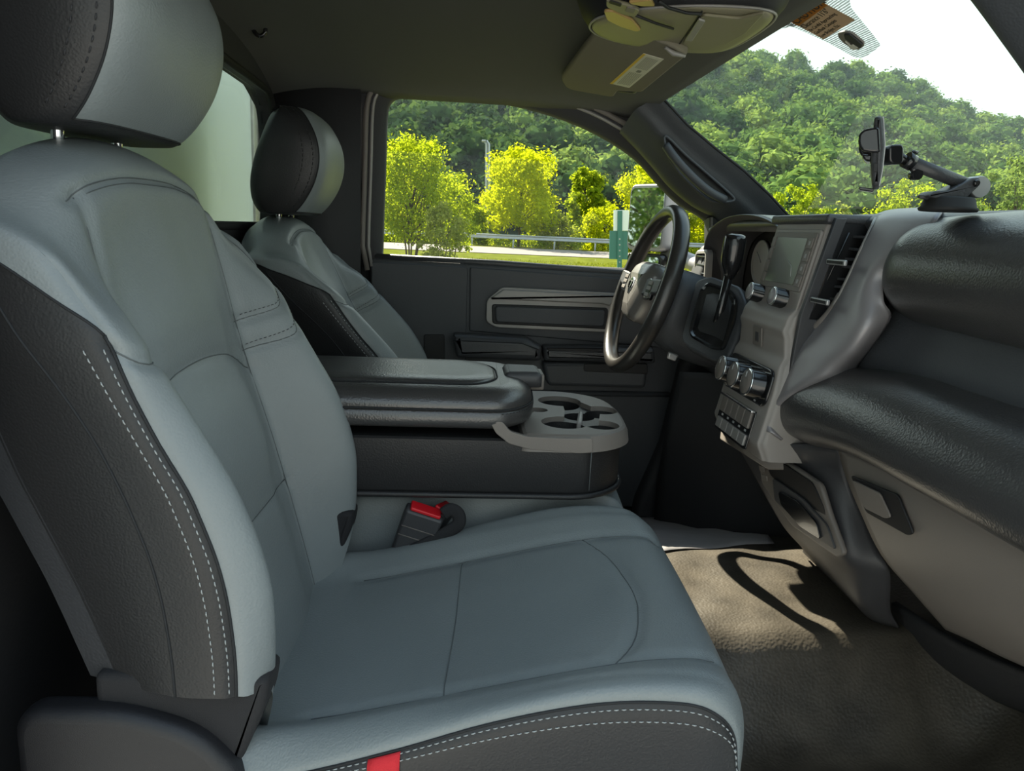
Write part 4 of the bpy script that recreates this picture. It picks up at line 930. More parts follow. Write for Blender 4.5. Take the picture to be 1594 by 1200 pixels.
mk('recess_line',*tube([(*zp(x,y,zf-.004),zf-.004) for x,y in [(990,24),(1020,36),(1048,45)]],.0022,6),M['plastic_dark'],oc)
mk('recess_line',*tube([(*zp(x,y,zf-.004),zf-.004) for x,y in [(1026,2),(1040,12),(1068,20),(1092,22)]],.0026,6),M['plastic_dark'],oc)
# sun visor
sv_=empty('sun_visor',(.3,1.6,.33),'taupe cloth sun visor folded up against the roof with a pale warning label','sun visor')
cr=[(942,30),(872,122),(882,138),(955,151),(962,141),(1000,143),(1070,86),(1052,72)]
def vz(p): # visor plane falls towards the windscreen
    n=V(.20,.03,1);c=V(.25,1.65,.348);d=np.array(ray(*p));return d*(np.dot(c,n)/np.dot(d,n))
P_=np.array([vz(q) for q in cr]);n_=V(-.20,-.03,-1);n_/=np.linalg.norm(n_);u_=V(0,1,0);u_=u_-n_*np.dot(u_,n_);u_/=np.linalg.norm(u_);v_=np.cross(n_,u_);c_=P_.mean(0)
def vpl(pts,r,lift,prof,name,mt,parent):
    Q_=np.array([vz(q) for q in pts]);o=np.stack([(Q_-c_)@u_,(Q_-c_)@v_],1);return mk(name,*plate(rpoly(o,r,6),c_+n_*lift,u_,v_,n_,prof),mt,parent,angle=50)
vpl(cr,[.01,.03,.03,.015,.01,.01,.01,.02],-.016,rprof(.018,.006),'visor_panel',M['visor'],sv_)
lb=vpl([(1002,81),(1034,90),(980,135),(950,128)],.001,.002,rprof(.0008,.0002,1),'warning_label',M['label'],sv_)
vpl([(1002,81),(1006,82),(954,129),(950,128)],.0003,.0029,rprof(.0003,.0001,1),'label_header',M['yellow'],lb)
for k in range(9):
    for a_,b_ in ((.06,.42),(.56,.95)):
        f_=lambda s,t:(1006+(1031-1006)*t*1.0+(954-1006)*s+( (980-1031)-(954-1006))*s*t, 82+(90-82)*t+(129-82)*s+((134-90)-(129-82))*s*t)
        t0=.18+.085*k;p=[f_(a_,t0),f_(a_,t0+.03),f_(b_,t0+.03),f_(b_,t0)]
        vpl(p,.00005,.0029,[(0,0),(0,.0002)],'label_text_line',M['labelline'],lb)
vpl([f_(.46,.45),f_(.46,.7),f_(.53,.7),f_(.53,.45)],.0005,.0029,[(0,0),(0,.0002)],'label_symbol',M['labelline'],lb)
hp=np.array(vz((1052,76)));mk('visor_hinge',*tube([vz((1036,70))+n_*.004,vz((1050,76))+n_*.008,vz((1068,82))+n_*.006],[.003,.005,.003],10),M['satin_light'],sv_)
mk('visor_arm',*tube([vz((961,146))-n_*.01,vz((985,150))-n_*.012,vz((1010,128))-n_*.01],.006,8),M['plastic'],sv_)
mg=empty('microphone_grille',tuple(aZ(840,83,.395)),'small oval slotted grille set in the dark headliner','grille')
mp=aZ(840,83,.398);mp=V(mp.x,mp.y,cz(mp.x,mp.y)-.002);kk=cz(mp[0],mp[1])/.398;
for _ in range(12): mp=np.array(aZ(840,83,cz(mp[0],mp[1])-.003))
th=[(.030*math.cos(t),.016*math.sin(t)) for t in np.linspace(0,2*math.pi,29)[:-1]]
mgu=V(.62,-.78,0);mgv=V(.78,.62,0);mk('grille_body',*plate(np.array(th),mp+V(0,0,.004),mgu,mgv,(0,0,-1),rprof(.007,.003)),M['satin_dark'],mg,angle=60)
for k in range(6): mk('slot',*plate(rpoly([(-.012+k*.0045,-.008),(-.010+k*.0045,-.008),(-.010+k*.0045,.008),(-.012+k*.0045,.008)],.0005,2),mp+V(0,0,-.0026),mgu,mgv,(0,0,-1),[(0,0),(0,.0006)]),M['plastic_dark'],mg)
hk=empty('coat_hook',tuple(aZ(392,42,.385)),'small black coat hook on the headliner above the rear window','coat hook')
p=np.array(aZ(392,36,.39))
for _ in range(12): p=np.array(aZ(392,36,cz(p[0],p[1])-.006))
mk('hook_base',*plate(rpoly([(-.018,-.009),(.018,-.009),(.018,.009),(-.018,.009)],.006,4),p+V(0,0,.004),(.5,.86,0),(-.86,.5,0),(0,0,-1),rprof(.010,.003)),M['satin_dark'],hk)
mk('hook_arm',*tube(catmull([p+V(0,0,-.004),p+V(.006,0,-.018),p+V(.016,0,-.024),p+V(.026,0,-.018),p+V(.028,0,-.008)],5),.0045,8),M['gloss'],hk)
# grab handle on the driver's windscreen pillar
gh=empty('grab_handle',tuple(aY(1090,265,1.95)),"black grab handle moulded along the driver's windscreen pillar",'grab handle')
def gp(px,py,Y=1.955): return np.array(aY(px,py,Y))
oo=catmull([(*q,0) for q in [(1034,214),(1042,216),(1066,240),(1098,268),(1130,296),(1143,310),(1132,314),(1106,312),(1078,290),(1052,262),(1038,236)]],4,True)[:,:2]
P_=np.array([gp(*q,1.935) for q in oo]);c_=P_.mean(0);n1=np.linalg.svd(P_-c_)[2][2];dd=pil[3,2]-c_
vv=[];base_=P_+V(0,.006,0)
mk('handle_recess',*join([(np.concatenate([P_,c_+(P_-c_)*.82+V(0,.010,0)]),[(i,(i+1)%len(P_),len(P_)+(i+1)%len(P_),len(P_)+i) for i in range(len(P_))]+[tuple(range(len(P_),2*len(P_)))])]),M['plastic_dark'],gh)
mk('recess_rim',*tube(P_,.0035,8,True),M['door'],gh)
mk('handle_bar',*tube(catmull([gp(1036,226,1.93),gp(1052,248,1.915),gp(1078,276,1.91),gp(1104,298,1.915),gp(1128,311,1.93)],5),.011,10),M['door'],gh)
# caution sticker, mirror-button frit and bracket on the windscreen
frp=[(1190,46),(1206,38),(1220,36),(1236,41),(1290,65),(1328,86),(1342,88),(1352,84),(1369,71),(1369,64),(1347,36),(1326,10),(1314,-12),(1225,-14)]
frp=catmull([(*q,0) for q in frp],3,True)[:,:2]
Pf=np.array([onw(max(1160,x),y,.002) for x,y in frp]);cf=onw(1285,30,.002);N_=len(Pf)
mk('frit_patch',np.concatenate([Pf,[cf]]),[(i,(i+1)%N_,N_) for i in range(N_)],M['frit'],ws)
cs_=empty('caution_sticker',tuple(onw(1287,30)),'orange and tan CAUTION clearance sticker on top of the windscreen','sticker')
a4=[(1229,26),(1273,-8),(1325,24),(1281,58)]
A_,B_,C__,D_=[onw(*q,.006) for q in a4];u_=(B_-A_);wd=np.linalg.norm(u_);u_/=wd;v_=(A_-D_);ht=np.linalg.norm(v_);v_/=ht
n_=np.cross(u_,v_);n_/=np.linalg.norm(n_);v_=np.cross(n_,u_);O_=A_-v_*ht
wd=float(wd)
mk('sticker_sheet',*plate([(0,0),(wd,0),(wd,ht),(0,ht)],O_,u_,v_,n_,[(0,0),(0,.0006)]),M['stickertan'],cs_,smooth=False)
mk('sticker_header',*plate([(0,ht*.70),(wd,ht*.70),(wd,ht),(0,ht)],O_+n_*.0006,u_,v_,n_,[(0,0),(0,.0003)]),M['stickerorange'],cs_,smooth=False)
text_mesh('lettering','CAUTION',wd*.23,O_+n_*.0012+u_*wd*.03+v_*ht*.76,u_,v_,M['ink'],cs_)
text_mesh('lettering',"Clearance 11'6\"",wd*.135,O_+n_*.0012+u_*wd*.03+v_*ht*.54,u_,v_,M['ink'],cs_)
for k,tx in enumerate(('Be Careful Approaching','Gas/Bank Canopies','Low Bridges, Etc.')): text_mesh('lettering',tx,wd*.088,O_+n_*.0012+u_*wd*.05+v_*ht*(.38-.15*k),u_,v_,M['ink'],cs_)
mb=empty('mirror_bracket',tuple(onw(1328,58)),'small black mirror mounting bracket glued to the dotted windscreen patch','bracket')
def wplate(pts,lift,h,name,mt,parent,r=.004):
    P_=np.array([onw(*q,lift) for q in pts]);c=P_.mean(0);n=wn(1.35,.1);n/=np.linalg.norm(n);u=V(0,-1,0);u=u-n*np.dot(u,n);u/=np.linalg.norm(u);v=np.cross(n,u);o=np.stack([(P_-c)@u,(P_-c)@v],1)
    return mk(name,*plate(rpoly(o,r,4),c,u,v,n,rprof(h,min(.001,h*.3),2)),mt,parent,angle=40)
wplate([(1307,46),(1318,43),(1330,46),(1348,62),(1347,68),(1338,73),(1330,71),(1316,62),(1308,52)],.003,.004,'bracket_plate',M['satin_dark'],mb)
wplate([(1318,45),(1328,45),(1347,62),(1344,68),(1335,62),(1320,52)],.0075,.003,'bracket_slot',M['plastic_dark'],mb,.002)
wplate([(1320,56),(1328,62),(1333,61),(1340,66),(1334,70),(1328,68)],.0075,.003,'bracket_clip',M['label'],mb,.001)
# ------------------------------------------------------------------ phone mount on the dash
pm=empty('phone_mount',(.636,.96,.052),'black telescopic phone mount with suction foot on top of the dashboard','phone mount')
Yp=.96
q_=lambda x,y,Y=Yp:np.array(aY(x,y,Y))
def sil(pts,r,Y,th,name,mt,rad=.002,parent=pm,**k):
    o=np.array([q_(*p,Y) for p in pts])[:,[0,2]];return mk(name,*plate(rpoly(o,r,4),(0,Y+th/2,0),(1,0,0),(0,0,1),(0,-1,0),rprof(th,rad,3)),mt,parent,angle=45)
ft=q_(1476,322);mk('suction_cup',*lathe(ft+V(0,0,-.006),(0,0,1),[(.034,0),(.036,.003),(.033,.006),(.030,.016),(.028,.018),(.008,.020)],30),M['rubber'],pm)
sil([(1434,306),(1446,298),(1466,297),(1488,286),(1502,278),(1512,277),(1516,284),(1512,291),(1492,310),(1446,309)],.003,Yp,.030,'foot_bracket',M['plastic_soft'])
mk('release_lever',*tube([q_(1446,307),q_(1430,306)],[.004,.002],8),M['plastic'],pm)
pv=q_(1507,286);mk('pivot_bolt',*lathe(pv+V(0,.019,0),(0,-1,0),[(.0045,0),(.0045,.036),(.003,.038)],16),M['gloss'],pm)
mk('pivot_cap',*lathe(pv+V(.010,.012,-.004),(0,-1,0),[(.013,0),(.014,.003),(.014,.021),(.013,.024)],24),M['silver'],pm)
mk('locking_knob',*tube([pv+V(.012,0,-.006),pv+V(.016,0,-.014)],.007,10),M['rubber'],pm)
a_=q_(1503,287);b_=q_(1416,252);mk('arm',*tube([a_,b_],.0085,16),M['plastic_soft'],pm)
mk('arm_sleeve',*tube([q_(1420,254),q_(1410,248)],.0105,16),M['gloss'],pm)
mk('inner_arm',*tube([b_,q_(1396,243)],.006,12),M['gloss'],pm)
mk('lock_clip',*tube([q_(1416,243),q_(1422,236),q_(1428,238)],.0025,8),M['gloss'],pm)
mk('thumb_screw',*tube([q_(1418,260),q_(1428,268)],[.004,.006],8),M['gloss'],pm)
mk('screw_head',*lathe(q_(1425,272)+V(0,.006,0),(0,-1,0),[(.007,0),(.007,.012)],10),M['gloss'],pm)
sil([(1376,231),(1383,226),(1395,226),(1398,231),(1398,252),(1394,257),(1382,257),(1376,252)],.003,Yp,.026,'ball_joint',M['gloss'])
ed=np.array(ray(1366,240));ed[2]=0;ed/=np.linalg.norm(ed);er=V(ed[1],-ed[0],0);pc=q_(1368,240)
def edge(pts,r,off,th,name,mt,rad=.002,parent=pm):
    """plate whose thickness th runs along the cradle's face, off = shift away from the camera"""
    o=[]
    for p in pts:
        d=np.array(ray(*p));q=d*(np.dot(pc,ed)/np.dot(d,ed));o.append(((q-pc)@er,q[2]-pc[2]))
    return mk(name,*plate(rpoly(np.array(o),r,4),pc+ed*(off+th/2),er,(0,0,1),-ed,rprof(th,rad,3)),mt,parent,angle=45)
cr_=edge([(1361,187),(1373,186),(1377,230),(1373,268),(1368,292),(1358,293),(1355,262),(1358,212)],.004,0,.070,'cradle',M['plastic_soft'],.006)
edge([(1372.5,187),(1376,230),(1372,268),(1367,292),(1369,292),(1374,268),(1378,230),(1375,187)],.001,0,.060,'charging_face',M['silver'],.0005,cr_)
for o_ in (-.036,.036):
    edge([(1357,205),(1368,204),(1370,242),(1358,243),(1342,240),(1336,230),(1337,215),(1344,208)],.004,o_,.008,'clamp_arm',M['gloss'],.003)
edge([(1341,243),(1358,244),(1356,253),(1346,252)],.003,0,.050,'clamp_base',M['gloss'])
edge([(1337,291),(1342,292),(1361,295),(1359,299),(1338,296)],.001,0,.026,'phone_rest',M['gloss'],.001)
edge([(1359,258),(1366,258),(1365,272),(1359,271)],.001,-.0355,.003,'release_button',M['plastic_dark'],.0008,cr_)
# ------------------------------------------------------------------ door mirror outside
mr=empty('door_mirror',(.6,2.35,-.05),"tall grey towing mirror outside the driver's window with trees reflected in it",'mirror')
Ym=2.36
mn=V(-.87,-.49,0);mn/=np.linalg.norm(mn);mu=V(-mn[1],mn[0],0)   # glass normal and its width direction (towards the camera side)
zt=float(aY(1000,287,2.5).z);zb_=float(aY(1000,385,2.5).z);zl=float(aY(1000,424,2.5).z)
ml=np.array(aY(979,340,2.60));ml[2]=0
def mplate(name,u0,u1,z0,z1,r,lift,prof,mt,parent=mr,**k):
    return mk(name,*plate(rpoly([(u0,z0),(u1,z0),(u1,z1),(u0,z1)],r,6),ml+mn*lift,mu,V(0,0,1),-mn,prof),mt,parent,**k)
mplate('mirror_housing',-.004,.176,zb_-.012,zt+.004,.03,0,[(.004,0),(0,.004),(0,.05),(.012,.085),(.04,.10)],M['satin'],angle=50)
mirr=bpy.data.materials.new('mirror_glass');mirr.use_nodes=True;b_=mirr.node_tree.nodes['Principled BSDF'];b_.inputs['Metallic'].default_value=1;b_.inputs['Roughness'].default_value=.02;b_.inputs['Base Color'].default_value=(.62,.68,.62,1)
mplate('mirror_glass',.006,.166,zb_+.002,zt-.008,.022,.003,[(0,0),(0,.003)],mirr)
mplate('lower_housing',0,.172,zl,zb_-.020,.02,-.004,[(.004,0),(0,.004),(0,.04),(.02,.07)],M['gloss'],angle=50)
mplate('blind_spot_mirror',.012,.160,zl+.010,zb_-.030,.015,.0,[(0,0),(0,.003)],mirr)
mc=ml+mu*.14-mn*.06
mk('mirror_arm',*tube([mc+V(0,0,-.06),mc+V(.05,-.12,-.08),(.74,2.14,-.10)],[.03,.026,.03],12),M['satin'],mr)
# ------------------------------------------------------------------ cargo body behind the cab
cb=empty('cargo_box',(-.7,1.3,-.8),'pale white cargo body behind the rear window with an aluminium corner post','truck body')
yb=float(aX(391,200,-.68).y);yb2=float(aX(404,200,-.68).y)
mk('front_panel',*box(-.75,-.68,-.3,yb,-.9,1.3,.004),M['boxwhite'],cb)
mk('corner_post',*box(-.74,-.672,yb,yb2,-.9,1.3,.006),M['alum'],cb)
mk('post_rib',*tube([(-.668,yb+(yb2-yb)*.55,-.9),(-.668,yb+(yb2-yb)*.55,1.3)],.006,6),M['satin_dark'],cb)
mk('side_panel',*box(-2.6,-.745,yb2-.03,yb2,-.9,1.3,.004),M['boxwhite'],cb)
zz=float(aX(396,163,-.67).z);mk('rivet',*lathe((-.671,yb+(yb2-yb)*.3,zz),(1,0,0),[(.009,0),(.008,.004),(.003,.006)],12),M['galv'],cb)
# ------------------------------------------------------------------ outside: ground, road, rail, sign
def gz(x,y):
    s=lambda a,b,t: (lambda q:q*q*(3-2*q))(min(1,max(0,(t-a)/(b-a))))
    z=-1.78+.40*s(36,56,y)
    z-=1.2*s(60,75,y)-0
    return z
def hillz(x,y):
    t=x/max(y,1e-3);cr_=float(np.interp(t,[-.4,0,.37,.48,.573,.756,.9,1.3],[.30,.285,.222,.222,.200,.158,.13,.10]))
    d=(y-105)/(270-105);d=min(1,max(0,d));H_=cr_*270-4
    n=2.2*math.sin(x*.045+1)*math.sin(y*.05)+1.2*math.sin(x*.11+2)*math.cos(y*.09)
    return -2.6+H_*(d**1.15)+n*d
g=[[(x,y,gz(x,y)) for x in np.linspace(-45,120,34)] for y in np.linspace(2.6,100,90)]
gr=mk('ground',*gridmesh(np.array(g)),M['turf']);gr['kind']='structure'
g=[[(x,y,hillz(x,y)) for x in np.linspace(-90,380,60)] for y in list(np.linspace(98,270,30))+[300,340]]
hg=mk('hillside',*gridmesh(np.array(g)),M['hillground']);hg['kind']='structure'
g=[[(x,y,gz(x,y)+.03) for x in np.linspace(-45,90,30)] for y in np.linspace(46.4,54.2,8)]
rd=mk('road',*gridmesh(np.array(g)),M['road']);rd['kind']='structure'
g=[[(x,y,-1.79) for x in (-70,-10,10,70)] for y in (-80,-8,2.6)]
ap=mk('car_park',*gridmesh(np.array(g)),mat('bounce_tarmac',(.42,.42,.41),.9));ap['kind']='structure'  # unseen ground, made pale and wide to bounce daylight onto the seat sides
# grass blades: uncountable
n=26000;px_=rng.uniform(-9,18,n);py_=rng.uniform(24,41.5,n);h=rng.uniform(.05,.13,n);an=rng.uniform(0,math.pi,n)
gzv=np.array([gz(0,b) for b in py_]);ca,sa=np.cos(an)*.02,np.sin(an)*.02
vv=np.stack([np.stack([px_-ca,py_-sa,gzv],1),np.stack([px_+ca,py_+sa,gzv],1),np.stack([px_+rng.normal(0,.03,n),py_+rng.normal(0,.03,n),gzv+h],1)],1).reshape(-1,3)
def fastmesh(name,verts,nper,mt,faces_extra=None,parent=None):
    off=np.array(rootloc(parent)) if parent is not None else 0
    me=bpy.data.meshes.new(name);nv=len(verts);nf=nv//nper
    me.vertices.add(nv);me.vertices.foreach_set('co',(verts-off).astype(np.float32).ravel());me.loops.add(nv);me.loops.foreach_set('vertex_index',np.arange(nv,dtype=np.int32))
    me.polygons.add(nf);me.polygons.foreach_set('loop_start',np.arange(0,nv,nper,dtype=np.int32));me.polygons.foreach_set('loop_total',np.full(nf,nper,dtype=np.int32));me.materials.append(mt);me.update(calc_edges=True)
    o=bpy.data.objects.new(name,me);C.objects.link(o);o.parent=parent;return o
gb_=fastmesh('grass',vv,3,M['grass']);tag(gb_,'mown yellow green grass verge in front of the road','grass',None,'stuff')
# guard rail
ga=empty('guard_rail',(10,55,gz(0,55)),'long galvanised steel guard rail along the far side of the road','guard rail')
x0=float(aY(722,362,55).x);zr=float(aY(830,370,55).z)-.02
wp=[(0,-.16),(.04,-.13),(.04,-.09),(0,-.04),(0,.04),(.04,.09),(.04,.13),(0,.16)]
v=[];f=[]
for k,x in enumerate((x0,60)):
    for a,b in wp: v.append((x,55-a,zr+b))
N_=len(wp);f=[(i,i+1,N_+i+1,N_+i) for i in range(N_-1)]
mk('rail_beam',*solid(v,f,.01),M['galv'],ga,smooth=False)
x=x0+.6
while x<24: mk('rail_post',*box(x-.06,x+.06,55.02,55.15,gz(0,55)-.1,zr+.12,.01),M['galv'],ga);x+=1.9*1.6
rb=mk('rail_beam',*solid(np.array(v)*V(1,1,1)+V(-(60-x0)-1.2,0,-.03),f,.01),M['galv'],ga,smooth=False)
# sign seen from behind
sg=empty('road_sign',tuple(aY(965,420,26)),'green and white sign board seen from behind on a green post beside the mirror','sign')
Ys=26;o3=lambda pts,Y:np.array([aY(*p,Y) for p in pts])[:,[0,2]]
mk('white_board',*plate(o3([(955,327),(979,327),(979,359),(955,359)],Ys),(0,Ys,0),(1,0,0),(0,0,1),(0,-1,0),[(0,0),(0,.03)]),M['white'],sg,smooth=False)
mk('green_board',*plate(o3([(949,359),(978,360),(977,404),(948,403)],Ys),(0,Ys,0),(1,0,0),(0,0,1),(0,-1,0),[(0,0),(0,.03)]),M['signgreen'],sg,smooth=False)
mk('post',*plate(o3([(961,328),(968,328),(967,440),(960,440)],Ys),(0,Ys-.03,0),(1,0,0),(0,0,1),(0,-1,0),[(0,0),(0,.06)]),M['signgreen'],sg,smooth=False)
for k in range(6): 
    c=aY(964.5,372+k*9,Ys-.09);mk('bolt',*lathe(tuple(c),(0,-1,0),[(.03,0),(.03,.02)],8),M['galv'],sg)
# lamp posts by the road
lpn=empty('lamp_post',(float(aY(760,300,75).x),75,gz(0,75)),'thin grey twin lamp post standing among the trees behind the road','lamp post')
for d in (0,4): mk('pole',*tube([V(*aY(757+d,300,75))*V(1,1,0)+V(0,0,gz(0,75)-.2),aY(757+d,300,75),aY(757+d,224,75),aY(753+d,219,75)],.12,8),M['galv'],lpn)
mk('lamp_head',*box(float(aY(750,219,75).x),float(aY(756,219,75).x),74.6,75.4,float(aY(752,221,75).z),float(aY(752,218,75).z),.02),M['galv'],lpn)
bl=empty('shed',tuple(aY(1345,325,120)),'small pale roofed building low down between the hillside trees','building')
c=aY(1345,322,118)
mk('wall',*box(c.x-1.9,c.x+1.9,117,121,c.z-1.5,c.z+.6,.05),M['satin'],bl)
mk('roof',*plate([(-2.3,0),(2.3,0),(1.6,1.1),(-1.6,1.1)],(c.x,121.3,c.z+.6),(1,0,0),(0,0,1),(0,-1,0),[(0,0),(0,4.6)]),M['cladding'],bl,smooth=False)
# ------------------------------------------------------------------ trees
def leaves(centres,radii,n,size,squash=.8,seed=1,shell=.55,zmin=None):
    r=np.random.default_rng(seed);k=r.choice(len(centres),n,p=np.array(radii)**2/np.sum(np.array(radii)**2))
    d=r.normal(size=(n,3));d/=np.linalg.norm(d,axis=1,keepdims=True);rad=(shell+(1-shell)*r.random(n)**.6)*(1+r.normal(0,.24,n))
    c=np.array(centres)[k]+d*V(1,1,squash)*(np.array(radii)[k]*rad)[:,None]
    nn=d+r.normal(0,.7,(n,3));nn[:,2]+=.4;nn/=np.linalg.norm(nn,axis=1,keepdims=True)
    a=np.cross(nn,r.normal(size=(n,3)));a/=np.maximum(np.linalg.norm(a,axis=1,keepdims=True),1e-6);b=np.cross(nn,a);s=size*r.uniform(.6,1.3,n)[:,None]
    return np.stack([c-a*s*.6,c-b*s*.35,c+a*s*.6,c+b*s*.35],1).reshape(-1,3)
def near_tree(name,base_,height,width,mt,label,cat,nleaf,lsize,seed,crown0=.25,stems=1,nb=26,group=None,shape='round'):
    r=np.random.default_rng(seed);t=empty(name,tuple(base_),label,cat,group);B=V(*base_);cs2=[];rs=[]
    nb=int(nb*1.9)
    for k in range(nb):
        u=(k+.5)/nb;hh=crown0+(1-crown0)*u
        prof_={'round':math.sin(math.pi*min(1,(.12+.86*u)))**.6,'vase':.45+.6*math.sin(math.pi*(.15+.8*u)),'cone':(1-u)**.7*.95+.15}[shape]
        an=k*2.4+r.uniform(-.4,.4);rr=width*.5*prof_*r.uniform(.30,.88)
        cs2.append(B+V(rr*math.cos(an)*1.3,rr*math.sin(an)*1.3,height*hh*.97-height*.04));rs.append(width*.5*r.uniform(.16,.34)*(.55+.45*prof_)*(1.45 if width<5 else 1))
    fastmesh('crown',leaves(cs2,rs,nleaf,lsize,.85,seed,.25),4,mt,None,t)
    parts=[]
    for s_ in range(stems):
        an=s_*2*math.pi/stems+.5;sp=0 if stems==1 else width*.10
        top=B+V(math.cos(an)*sp*2.2,math.sin(an)*sp*2.2,height*.75);b0=B+V(math.cos(an)*sp*.4,math.sin(an)*sp*.4,-.2)
        parts.append(tube(catmull([b0,b0*.6+top*.4+V(.05,0,0),top],4),np.linspace(height*.016 if stems==1 else height*.008,.015,9),7))
    tr=mk('trunk',*parts[0],M['bark'],t)
    for pz in parts[1:]: mk('trunk',*pz,M['bark'],t)
    for k in range(0,nb,3):
        q=cs2[k];h0=B+V(0,0,max(height*.15,(q[2]-B[2])*.55));mk('branch',*tube([h0,(h0+q)/2+V(0,0,.1),q],[height*.006,height*.004,.01],5),M['bark'],tr)
    return t
def gpt(px,Y): p=aY(px,400,Y);return (p.x,Y,gz(p.x,Y))
def mpp(Y): return Y/1180
T=lambda px,Y,top,wpx:(gpt(px,Y),float(aY(px,top,Y).z)-gz(0,Y),wpx*mpp(Y))
for nm,px,Y,top,wpx,mt,lab,nl,ls,sd,c0,st_n,nb_,shp in [
 ('tree',640,33,206,125,'leafA','tall multi-stemmed bright green tree at the left edge of the driver window',15000,.115,11,.30,5,34,'vase'),
 ('tree',703,35,262,60,'leafA','slim leafy tree standing just right of the multi-stemmed one',5500,.11,12,.22,2,16,'vase'),
 ('shrub',686,31,310,64,'leafC','small pale pinkish-leaved shrub in front of the multi-stemmed tree',4200,.10,13,.12,2,16,'round'),
 ('tree',806,58.5,222,138,'leafB','broad yellow-green tree in the middle of the driver window, behind the rail',16000,.20,14,.22,1,36,'round'),
 ('tree',905,66,255,62,'leafA','smaller round green tree between the broad yellow tree and the mirror',11000,.24,15,.18,1,18,'round'),
 ('tree',1010,58.5,240,120,'leafB','big yellow-green tree behind the mirror and steering wheel',13000,.20,16,.10,1,30,'round'),
 ('tree',1075,60,268,80,'leafB','yellow-green tree seen between the mirror and the windscreen pillar',8000,.20,17,.10,1,20,'round'),
 ('shrub',738,60,318,56,'leafA','mid-height green bush behind the rail, left of the broad yellow tree',4500,.19,18,.1,1,14,'round'),
 ('shrub',868,58,332,60,'leafC','pale bush behind the rail, right of the broad yellow tree',4000,.17,19,.05,1,14,'round'),
 ('shrub',925,57.5,322,62,'leafB','yellowish bush behind the rail just left of the green sign',4500,.17,20,.05,1,14,'round'),
 ('shrub',672,58,330,70,'leafA','green bush across the road behind the small pale shrub',3600,.19,21,.05,1,14,'round'),
 ('shrub',612,58,330,60,'leafA','green bush across the road at the far left of the window',3600,.19,22,.05,1,14,'round')]:
    b0,hh,ww=T(px,Y,top,wpx);near_tree(nm,b0,hh,ww,M[mt],lab,nm,nl,ls,sd,c0,st_n,nb_,None,shp)
hedge=[];
for k in range(26):
    px=600+k*20;p=gpt(px,57+2*(k%3));hedge.append((p[0],p[1],p[2]+.15+.3*(k%2)))
hv=fastmesh('undergrowth',leaves(hedge,[1.0]*len(hedge),9000,.15,.6,5,.2),4,M['leafA']);tag(hv,'low tangled undergrowth along the foot of the guard rail','undergrowth',None,'stuff')
# hill trees: shared meshes, individual objects
protos=[]
for s_ in range(6):
    r=np.random.default_rng(40+s_);cs2=[];rs=[]
    for k in range(13):
        an=k*2.4;u=k/12;rr=.34*math.sin(math.pi*(.15+.8*u));cs2.append(V(rr*math.cos(an),rr*math.sin(an),.25+.62*u));rs.append(r.uniform(.15,.25))
    rs=list(rs);vv=leaves(cs2,rs,1500,.075,.8,60+s_,.6)
    cs3=[tube([(0,0,-.3),(0,0,.5)],[.03,.015],5)]
    me=bpy.data.meshes.new('hill_tree');ic_v=[];ic_f=[]
    for c,rad in zip(cs2,rs):
        bm=bmesh.new();bmesh.ops.create_icosphere(bm,subdivisions=1,radius=rad*.78);n0=len(ic_v)
        ic_v+=[tuple(V(*q.co)*V(1,1,.8)+c) for q in bm.verts];ic_f+=[tuple(n0+q.index for q in fc.verts) for fc in bm.faces];bm.free()
    nv=len(vv);F_=[(i,i+1,i+2,i+3) for i in range(0,nv,4)]+[tuple(nv+i for i in q) for q in ic_f]
    me.from_pydata([tuple(q) for q in vv]+ic_v,[],F_);me.materials.append(M['leafD']);protos.append(me)
pm_={}
for s_,me in enumerate(protos):
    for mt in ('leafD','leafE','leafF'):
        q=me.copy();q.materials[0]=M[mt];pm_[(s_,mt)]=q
cand=[]
rr=random.Random(3);y=112
while y<276:
    dx=8.6+ (y-112)*.018;x=-.16*y
    while x<.92*y:
        t=x/y
        xx,yy=x+rr.uniform(-2.6,2.6),y+rr.uniform(-2.6,2.6);h=rr.uniform(8.5,13.5)
        zz=hillz(xx,yy);el=(zz+h*.6)/yy
        tt=xx/yy
        vis=(-.19<tt<.27 and el<.175) or (.275<tt<.82 and el>.01 and not(tt<.5 and el<.02))
        if vis: cand.append((xx,yy,zz,h))
        x+=dx
    y+=9.5
rr.shuffle(cand);cand=cand[:290]
LB={'leafD':('dark green','shadowy tree'),'leafE':('mid green','rounded tree'),'leafF':('pale green','sunlit tree')}  # leaf tone words; each tree draws its tone at random
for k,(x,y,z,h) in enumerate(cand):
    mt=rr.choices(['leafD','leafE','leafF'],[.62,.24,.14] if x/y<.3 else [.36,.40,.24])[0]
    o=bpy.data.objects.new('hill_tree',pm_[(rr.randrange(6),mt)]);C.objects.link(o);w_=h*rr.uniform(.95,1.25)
    o.location=(x,y,z-.8);o.scale=(w_,w_,h);o.rotation_euler=(0,0,rr.uniform(0,6.28));
    P3=Vector((x,y,z+h*.6));sx_=797+CAM_F*P3.dot(CR)/P3.dot(CF)
    if x/y<.3: zone=[n for lim,n in ((680,'above the multi-stemmed tree'),(765,'beside the lamp post'),(880,'above the broad yellow tree'),(9e9,'between the broad yellow tree and the mirror')) if sx_<lim][0];side='seen in the driver window'
    else: zone=[n for lim,n in ((1150,'beside the windscreen pillar'),(1250,'just right of the windscreen pillar'),(1335,'left of the phone cradle'),(1420,'behind the phone cradle'),(1520,'above the phone mount arm'),(9e9,'at the right edge of the windscreen')) if sx_<lim][0];side='on the hill'
    up='high' if y>222 else 'halfway up' if y>165 else 'low'
    sz='large' if h>11 else 'small';up={'low':'low on the hillside','halfway up':'halfway up the hillside','high':'high on the hillside'}[up]
    tag(o,f'{sz} {LB[mt][0]} tree {up} {zone}','tree',f'{sz} {LB[mt][0]} trees {up} {zone}')
